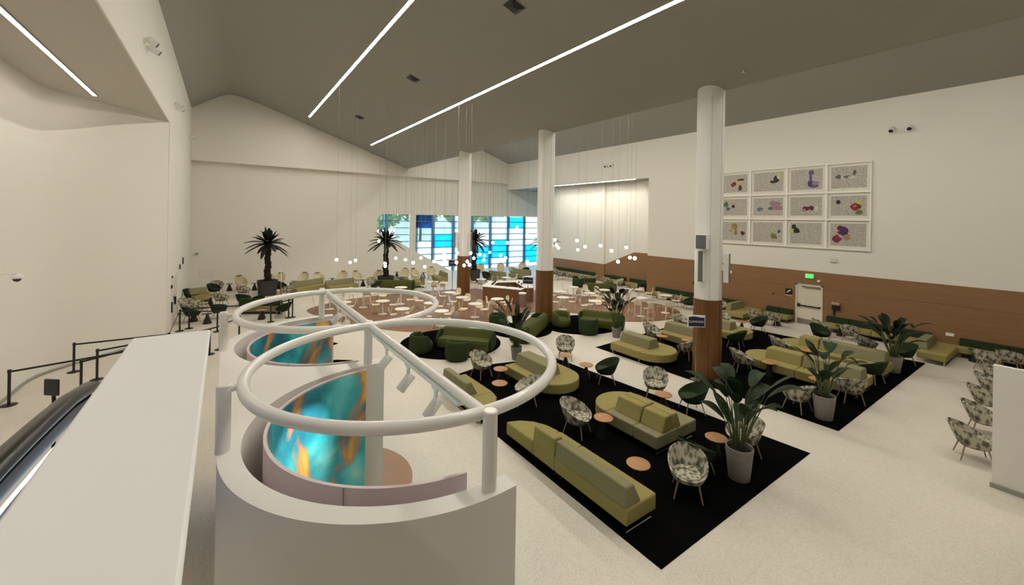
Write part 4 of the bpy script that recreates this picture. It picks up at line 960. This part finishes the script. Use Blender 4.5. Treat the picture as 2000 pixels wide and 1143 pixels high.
def armf(mi,mo,lm):
    def f(label,group):
        t=thing('shell_armchair',label,'armchair',group=group); shell_mb().build('seat_shell',[mi,mo],t,ang=70)
        legs(t,lm); 
        k=[]
        for i in range(36):
            pp=2*pi*i/36; c,s_=cos(pp),sin(pp); kk=.80*(abs(c)**2.8+abs(s_)**2.8)**(-1/2.8); k.append(((.315 if c>0 else .30)*kk*c+.02,.30*kk*s_))
        MB().prism(k,.415,.478).build('seat_pad','greenseat' if mi=='green' else mi,t,bev=.025,seg=3); return t
    return f
AK={'P':Kind(armf('pat','pat','leg')),'G':Kind(armf('green','green','leg'))}
for k,x,y,a,l in LOUNGE: AK[k]((x,y,0),a,l,{'P':'leaf-patterned armchairs','G':'dark green armchairs'}[k])
def f(label,group):
    t=thing('lounge_chair',label,'armchair',group=group); shell_mb(hb=1.08,hs=.70).build('seat_shell',['creamup','creamup'],t,ang=70); legs(t,'legdark',z=.42)
    MB().lathe([(.22,.415),(.235,.44),(.2,.455),(.02,.46)],24,(.03,0,0)).build('seat_pad','creamup',t); 
    wedge(MB(),-.40,-.36,-.15,.15,1.0,1.09,.0,.0).build('head_edge','sage',t,bev=.01); return t
ck=Kind(f)
for x,y,a,l in CREAM: ck((x,y,0),a,l,'cream chairs along the far wall')
# ------------------------------------------------------------------ cafe furniture
def cafe_shell(z0):
    prof=[(.23,z0-.005,.20),(.20,z0+.004,.215),(.08,z0-.006,.22),(-.08,z0-.008,.215),(-.16,z0+.012,.21),(-.205,z0+.07,.205),(-.225,z0+.17,.20),(-.245,z0+.28,.185),(-.262,z0+.36,.15),(-.268,z0+.385,.10)]
    q=MB(); T=[];B=[]
    for x,z,w in prof:
        cu=.03 if z<z0+.03 else .0; cb=.035 if z>z0+.05 else 0
        T.append([(x+cb*(u*u),u*w,z+cu*u*u) for u in (-1,-.6,-.2,.2,.6,1)]); B.append([(x+cb*(u*u)-(.012 if z>z0+.03 else 0),u*w,z+cu*u*u-(.012 if z<=z0+.03 else 0)) for u in (-1,-.6,-.2,.2,.6,1)])
    q.loft([a+b[::-1] for a,b in zip(T,B)]); return q
def f(label,group):
    t=thing('cafe_chair',label,'chair',group=group); cafe_shell(.455).build('seat_shell','cream',t,ang=60)
    for sx in (1,-1):
        for sy in (1,-1): MB().tube([(sx*.13,sy*.14,.45),(sx*.21,sy*.20,0)],.013,6).build('leg','cream',t)
    return t
cf=Kind(f)
for x,y,a,l in CAFE: cf((x,y,0),a,l,'cream cafe chairs')
def f(label,group):
    t=thing('bar_stool',label,'stool',group=group); cafe_shell(.75).build('seat_shell','cream',t,ang=60)
    for sx in (1,-1):
        for sy in (1,-1): MB().tube([(sx*.13,sy*.14,.745),(sx*.22,sy*.21,0)],.012,6).build('leg','cream',t)
    MB().tube([(.19,.19,.25),(-.19,.19,.25),(-.19,-.19,.25),(.19,-.19,.25)],.01,6,True).build('foot_ring','cream',t); return t
bs=Kind(f)
for x,y,a,l in STOOLS: bs((x,y,0),a,l,'cream bar stools')
def tabf(h):
    def f(label,group):
        t=thing('cafe_table' if h<1 else 'bar_table',label,'table',group=group)
        MB().lathe([(.36,h-.028),(.38,h-.02),(.38,h-.004),(.376,h)],36).build('tabletop','pale',t); MB().lathe([(.034,.02),(.034,h-.03)],14).build('pole','pale',t); MB().lathe([(.25,0),(.25,.012),(.06,.03),(.035,.05)],28).build('base','pale',t); return t
    return f
tb={.74:Kind(tabf(.74)),1.05:Kind(tabf(1.05))}
for x,y,h,l in TABLES: tb[h]((x,y,0),0,l,'round cafe tables' if h<1 else 'tall bar tables')
def f(label,group):
    t=thing('side_table',label,'side table',group=group)
    MB().lathe([(.225,.478),(.235,.484),(.235,.496),(.23,.50)],36).build('tabletop','tablewood',t); MB().lathe([(.17,.001),(.17,.012),(.045,.40),(.045,.478)],24).build('cone_base','black',t); return t
sk=Kind(f)
for x,y,l in SIDE: sk((x,y,0),RAD(30),l,'small wooden side tables')
def f(label,group):
    t=thing('cone_table',label,'side table',group=group)
    MB().lathe([(.19,0),(.19,.012),(.05,.42),(.05,.47)],20).build('cone_base','black',t); MB().lathe([(.2,.47),(.2,.49)],24).build('tabletop','darkplas',t); return t
ck2=Kind(f)
for x,y,l in CONES: ck2((x,y,0),0,l,'black cone tables')
# ------------------------------------------------------------------ kiosk
KO=[(15.4,20.85),(14.0,23.2),(15.5,24.75),(17.75,24.0),(16.6,21.1)]
def inset(p,d):
    # offset an open polyline to its inner (right) side
    o=[]
    for i,(x,y) in enumerate(p):
        ns=[]
        for a,b_ in ((i-1,i),(i,i+1)):
            if a<0 or b_>=len(p): continue
            dx,dy=p[b_][0]-p[a][0],p[b_][1]-p[a][1]; L=math.hypot(dx,dy); ns.append((dy/L,-dx/L))
        nx=sum(k[0] for k in ns); ny=sum(k[1] for k in ns); L=math.hypot(nx,ny); nx/=L;ny/=L; c=nx*ns[0][0]+ny*ns[0][1]; o.append((x+nx*d/c,y+ny*d/c))
    return o
t=thing('kiosk_counter','wooden U-shaped kiosk counter with white top in the cafe area','counter',(0,0,0))
MB().prism(KO+inset(KO,.55)[::-1],0,.9).build('counter_body','kioskwood',t,smooth=False)
MB().prism(inset(KO,-.05)+inset(KO,.62)[::-1],.90,.95).build('counter_top','pale',t,smooth=False,bev=.01)
ins=inset(KO,.5)
for seg_,us in (((0,1),(.12,.5)),((1,2),(.15,.4,.65,.9)),((3,4),(.25,.55))):
    for u in us:
        a,b_=ins[seg_[0]],ins[seg_[1]]; x=a[0]+(b_[0]-a[0])*u; y=a[1]+(b_[1]-a[1])*u
        MB().box(x-.04,x+.04,y-.04,y+.04,.95,1.06).build('till','black',t,bev=.01)
t=thing('waste_bin','grey cylindrical bin at the end of the wooden kiosk','bin',(15.15,20.35,0)); bb=MB().lathe([(.24,0),(.24,.78)],24).build('body','steel',t); MB().lathe([(.25,.78),(.25,.84),(.20,.86)],24).build('rim','pale',t)
# ------------------------------------------------------------------ sign stands
def sign(label,word,x,y,rz,z0,z1,w,sz,edge=False):
    t=thing('sign_stand',label,'sign',(x,y,0),rz,'sign stands')
    MB().lathe([(.17,0),(.17,.015),(.03,.03)],24).build('base','steel',t); MB().lathe([(.022,.02),(.022,z0)],10).build('pole','brass',t)
    MB().box(-.02,.02,-w/2,w/2,z0,z1).build('frame','white',t,bev=.015)
    fc=MB().box(.015,.026,-w/2+.03,w/2-.03,z0+.03,z1-.03).build('face','navy',t)
    h=z1-z0; q=MB(); o=[(-w/2+.03,z1-.03)]+[(-w/2+.03+(w-.06)*i/12,z1-.06-.018*sin(i/12*2*pi+2.6)) for i in range(13)]+[(w/2-.03,z1-.03)]
    q.prism(o,.026,.029,lambda a,b,c:(c,a,b)); q.build('wave_band','white',fc,smooth=False)
    text(word,sz,'white',fc,(.028,0,(z0+z1)/2-.02),(RAD(90),0,RAD(90)),.002)
    return t
sign('navy DIAMOND sign stand in front of the big column','DIAMOND',13.29,7.86,230,1.80,2.21,.58,.10)
sign('navy PLATINUM sign stand in front of the middle column','PLATINUM',14.3,18.7,232,1.68,2.12,.62,.10)
sign('navy GOLD sign stand left of the farthest column','GOLD',14.2,28.0,236,1.75,2.25,.62,.14)
sign('sign stand seen edge-on as a thin pole, behind the far pipe ring','GOLD',2.58,25.44,354,1.75,2.4,.5,.12)
# ------------------------------------------------------------------ queue barriers
BELT={0:13,1:14,2:12,3:7,4:6,5:9,6:8,7:8,9:11,10:9,14:4}
HID=['black queue barrier post at the far left, nearest the wall end','black queue barrier post by the curved wall with round base visible','black queue barrier post left of the white ledge, right one','black queue barrier post just above the escalator handrail','black queue barrier post left of the doors in the left corner','black queue barrier post second from the left corner','black queue barrier post between the left corner and the far booth','black queue barrier post beside the left post of the far ring','black queue barrier post inside the left of the far ring, near one','black queue barrier post seen through the far ring, middle one','black queue barrier post seen through the far ring, right one','black queue barrier post seen through the far ring, rightmost','black queue barrier post right at the tip of the white ledge','black queue barrier post hidden by the white ledge, near one','black queue barrier post whose top shows at the far end of the white ledge','black queue barrier post peeking over the tip of the ledge']
for i,(x,y) in enumerate(STAN):
    if i in (13,15): continue
    t=thing('queue_barrier',HID[i],'barrier post',(x,y,0),0,'black queue barriers')
    MB().lathe([(.17,0),(.17,.012),(.145,.025),(.04,.035)],24).build('base','black',t); MB().lathe([(.034,.03),(.034,.9),(.042,.905),(.042,.98),(.03,.99)],14).build('post','black',t)
    if i in BELT:
        bx,by=STAN[BELT[i]]; dx,dy=bx-x,by-y; L=math.hypot(dx,dy); nx,ny=-dy/L*.004,dx/L*.004
        MB().add([(nx,ny,.90),(dx+nx,dy+ny,.90),(dx+nx,dy+ny,.955),(nx,ny,.955),(-nx,-ny,.90),(dx-nx,dy-ny,.90),(dx-nx,dy-ny,.955),(-nx,-ny,.955)],[[0,1,2,3],[7,6,5,4],[0,1,5,4],[3,2,6,7]]).build('belt','black',t,smooth=False)
# ------------------------------------------------------------------ plants
def leafmesh(q,base,d,length,width,droop,fold=.25,n=8):
    """a long arching leaf with a folded midrib starting at base in direction d"""
    x,y,z=base; dx,dy,dz=d; L=math.sqrt(dx*dx+dy*dy+dz*dz); dx,dy,dz=dx/L,dy/L,dz/L
    sx,sy=-dy,dx; l2=math.hypot(sx,sy) or 1; sx/=l2; sy/=l2
    rows=[]
    for i in range(n+1):
        u=i/n; w=width*(sin(pi*min(1,u*.94+.06))**.75)*(1-.25*u)
        if i==n: w=.004
        zz=-droop*u*u*length; px,py,pz=x+dx*length*u,y+dy*length*u,z+dz*length*u+zz
        rows.append([(px+sx*w,py+sy*w,pz+fold*w),(px,py,pz),(px-sx*w,py-sy*w,pz+fold*w)])
    vs=[p for r in rows for p in r]; fs=[]
    for i in range(n): 
        a=3*i; fs+=[[a,a+1,a+4,a+3],[a+1,a+2,a+5,a+4]]
    q.add(vs,fs)
def potted(label,x,y,pr,ph,spec,m='leaf',soilz=None,lw=.13,seed=0,potm='concrete'):
    t=thing('potted_plant',label,'potted plant',(x,y,0),0,'potted plants in grey pots')
    MB().lathe([(pr*.72,0),(pr*.76,.02),(pr,ph-.02),(pr,ph),(pr*.9,ph),(pr*.88,ph-.08)],32,cap=True).build('pot',potm,t); MB().lathe([(pr*.89,ph-.08),(.01,ph-.06)],24).build('soil','soil',t)
    q=MB(); s=MB()
    for (az,el,h,ln,w,dr) in spec:
        a=RAD(az); bx,by=.10*cos(a),.10*sin(a); ex,ey=bx+cos(a)*h*math.tan(RAD(90-el))*.55,by+sin(a)*h*math.tan(RAD(90-el))*.55
        top=(ex,ey,ph-.08+h)
        s.tube([(bx*.5,by*.5,ph-.1),(bx+(ex-bx)*.35,by+(ey-by)*.35,ph-.1+h*.5),top],[.018,.014,.008],6)
        leafmesh(q,top,(cos(a)*cos(RAD(el*.8)),sin(a)*cos(RAD(el*.8)),sin(RAD(el*.8))),ln,w,dr)
    s.build('stem','stem',t); q.build('foliage',m,t,ang=180); return t
def rspec(seed,n,h0,h1,ln,w,e0=48,e1=82,dr=.55):
    rr=random.Random(seed); return [(360*i/n*1.0+rr.uniform(-18,18)+137*(i%2),rr.uniform(e0,e1),rr.uniform(h0,h1),ln*rr.uniform(.75,1.15),w*rr.uniform(.8,1.2),dr*rr.uniform(.4,1.4)) for i in range(n)]
(px,py,l)=PLANTS[0]; potted(l,8.98,4.30,.27,.68,rspec(3,22,.45,1.35,.85,.165,55,86,.45),'leaf')
(px,py,l)=PLANTS[1]; potted(l,13.72,4.32,.27,.66,rspec(11,19,.45,1.25,.70,.13,52,85,.5),'leaf')
(px,py,l)=PLANTS[2]; potted(l,20.25,4.28,.27,.6,rspec(21,22,.5,1.2,.80,.15,48,85,.5),'leafdk')
(px,py,l)=PLANTS[3]; potted(l,9.28,12.8,.22,.5,rspec(5,34,.35,1.35,.85,.10,45,87,.4),'leafdk')
(px,py,l)=PLANTS[4]; potted(l,14.95,12.75,.22,.46,[(a,80-(i%4)*9,.75+.045*i,.55,.15,.3) for i,a in enumerate(range(0,360*4,63))][:23],'leafdk')
# palms
def palm(label,x,y,zc,zt,ph,pr,seed,square=True):
    t=thing('palm_tree',label,'palm',(x,y,0),0,'tall palms in dark pots')
    MB().lathe([(pr*.85,0),(pr,ph),(pr*.92,ph),(pr*.9,ph-.05)],32).build('pot','darkpot',t); MB().lathe([(pr*.91,ph-.05),(.01,ph-.03)],24).build('soil','soil',t)
    n=18; MB().tube([(.03*sin(i),.03*cos(i*1.3),ph-.1+(zc-ph+.1)*i/n) for i in range(n+1)],[(.24 if i%2 else .205)-.06*i/n for i in range(n+1)],10).build('trunk','bark',t,smooth=False)
    q=MB(); rr=random.Random(seed)
    for i in range(30):
        a=i*2.39996; el=RAD(85-i*3.3); ln=1.55*rr.uniform(.85,1.1); dr=.25+.25*cos(el)
        d=(cos(a)*cos(el),sin(a)*cos(el),sin(el)); sx,sy=-sin(a),cos(a); rows=[]
        m=9
        for k in range(m+1):
            u=k/m; p=(d[0]*ln*u,d[1]*ln*u,zc+d[2]*ln*u-dr*u*u*ln); w=.15*(sin(pi*(u*.92+.06))**.6) if k<m else .003
            rows.append([(p[0]+sx*w,p[1]+sy*w,p[2]-w*.5),p,(p[0]-sx*w,p[1]-sy*w,p[2]-w*.5)])
        vs=[p for r in rows for p in r]; fs=[]
        for k in range(m): fs+=[[3*k,3*k+1,3*k+4,3*k+3],[3*k+1,3*k+2,3*k+5,3*k+4]]
        q.add(vs,fs)
    q.build('fronds','palm',t,ang=180); return t
PZ=[(2.45,32.1,3.45,.98,.62),(10.2,31.3,3.5,.85,.62),(17.4,30.3,3.5,1.05,.55),(23.2,28.0,3.45,.9,.55)]
for (x,y,zc,ph,pr),(a,b_,l),sd in zip(PZ,PALMS,(1,2,3,4)): palm(l,x,y,zc,5,ph,pr,sd)
# ------------------------------------------------------------------ pendants
def zc_at(x,y):
    if y>37: return 9.2
    if x>25.6: return 8.62
    return cz(x) if x<14 else (11.4+.337*(x-14) if x<19.8 else 13.36-.337*(x-19.8))
def order(p): 
    x,y,z=p; dep=x*sin(YAW)+y*cos(YAW); return (x*cos(YAW)-y*sin(YAW))/dep
PD=sorted(PENDANTS,key=order); ZN=[('left of and around the middle palm',11),('between the middle palm and the farthest column',4),('around the farthest column',8),('before the window left of the middle column',11),('right of the middle column',12)]
k=0; ON=['first','second','third','fourth','fifth','sixth','seventh','eighth','ninth','tenth','eleventh','twelfth']
glm=None
for zn,cnt in ZN:
    for i in range(cnt):
        if k>=len(PD): break
        x,y,z=PD[k]; k+=1
        t=thing('globe_pendant','glowing globe pendant, %s from the left %s'%(ON[i],zn),'pendant lamp',(x,y,z),0,'glowing globe pendants over the cafe')
        if glm is None: 
            gl=MB().lathe([(.085*sin(pi*i_/10)+.0005,-.085*cos(pi*i_/10)) for i_ in range(11)],16).build('globe','globe',t); glm=gl.data
        else: gl=bpy.data.objects.new('globe',glm); COL.objects.link(gl); gl.parent=t
        MB().tube([(0,0,.1),(0,0,zc_at(x,y)-z)],.004,5).build('cable','ceil',t); MB().lathe([(.02,.14),(.035,.09)],10).build('cap','brass',t)
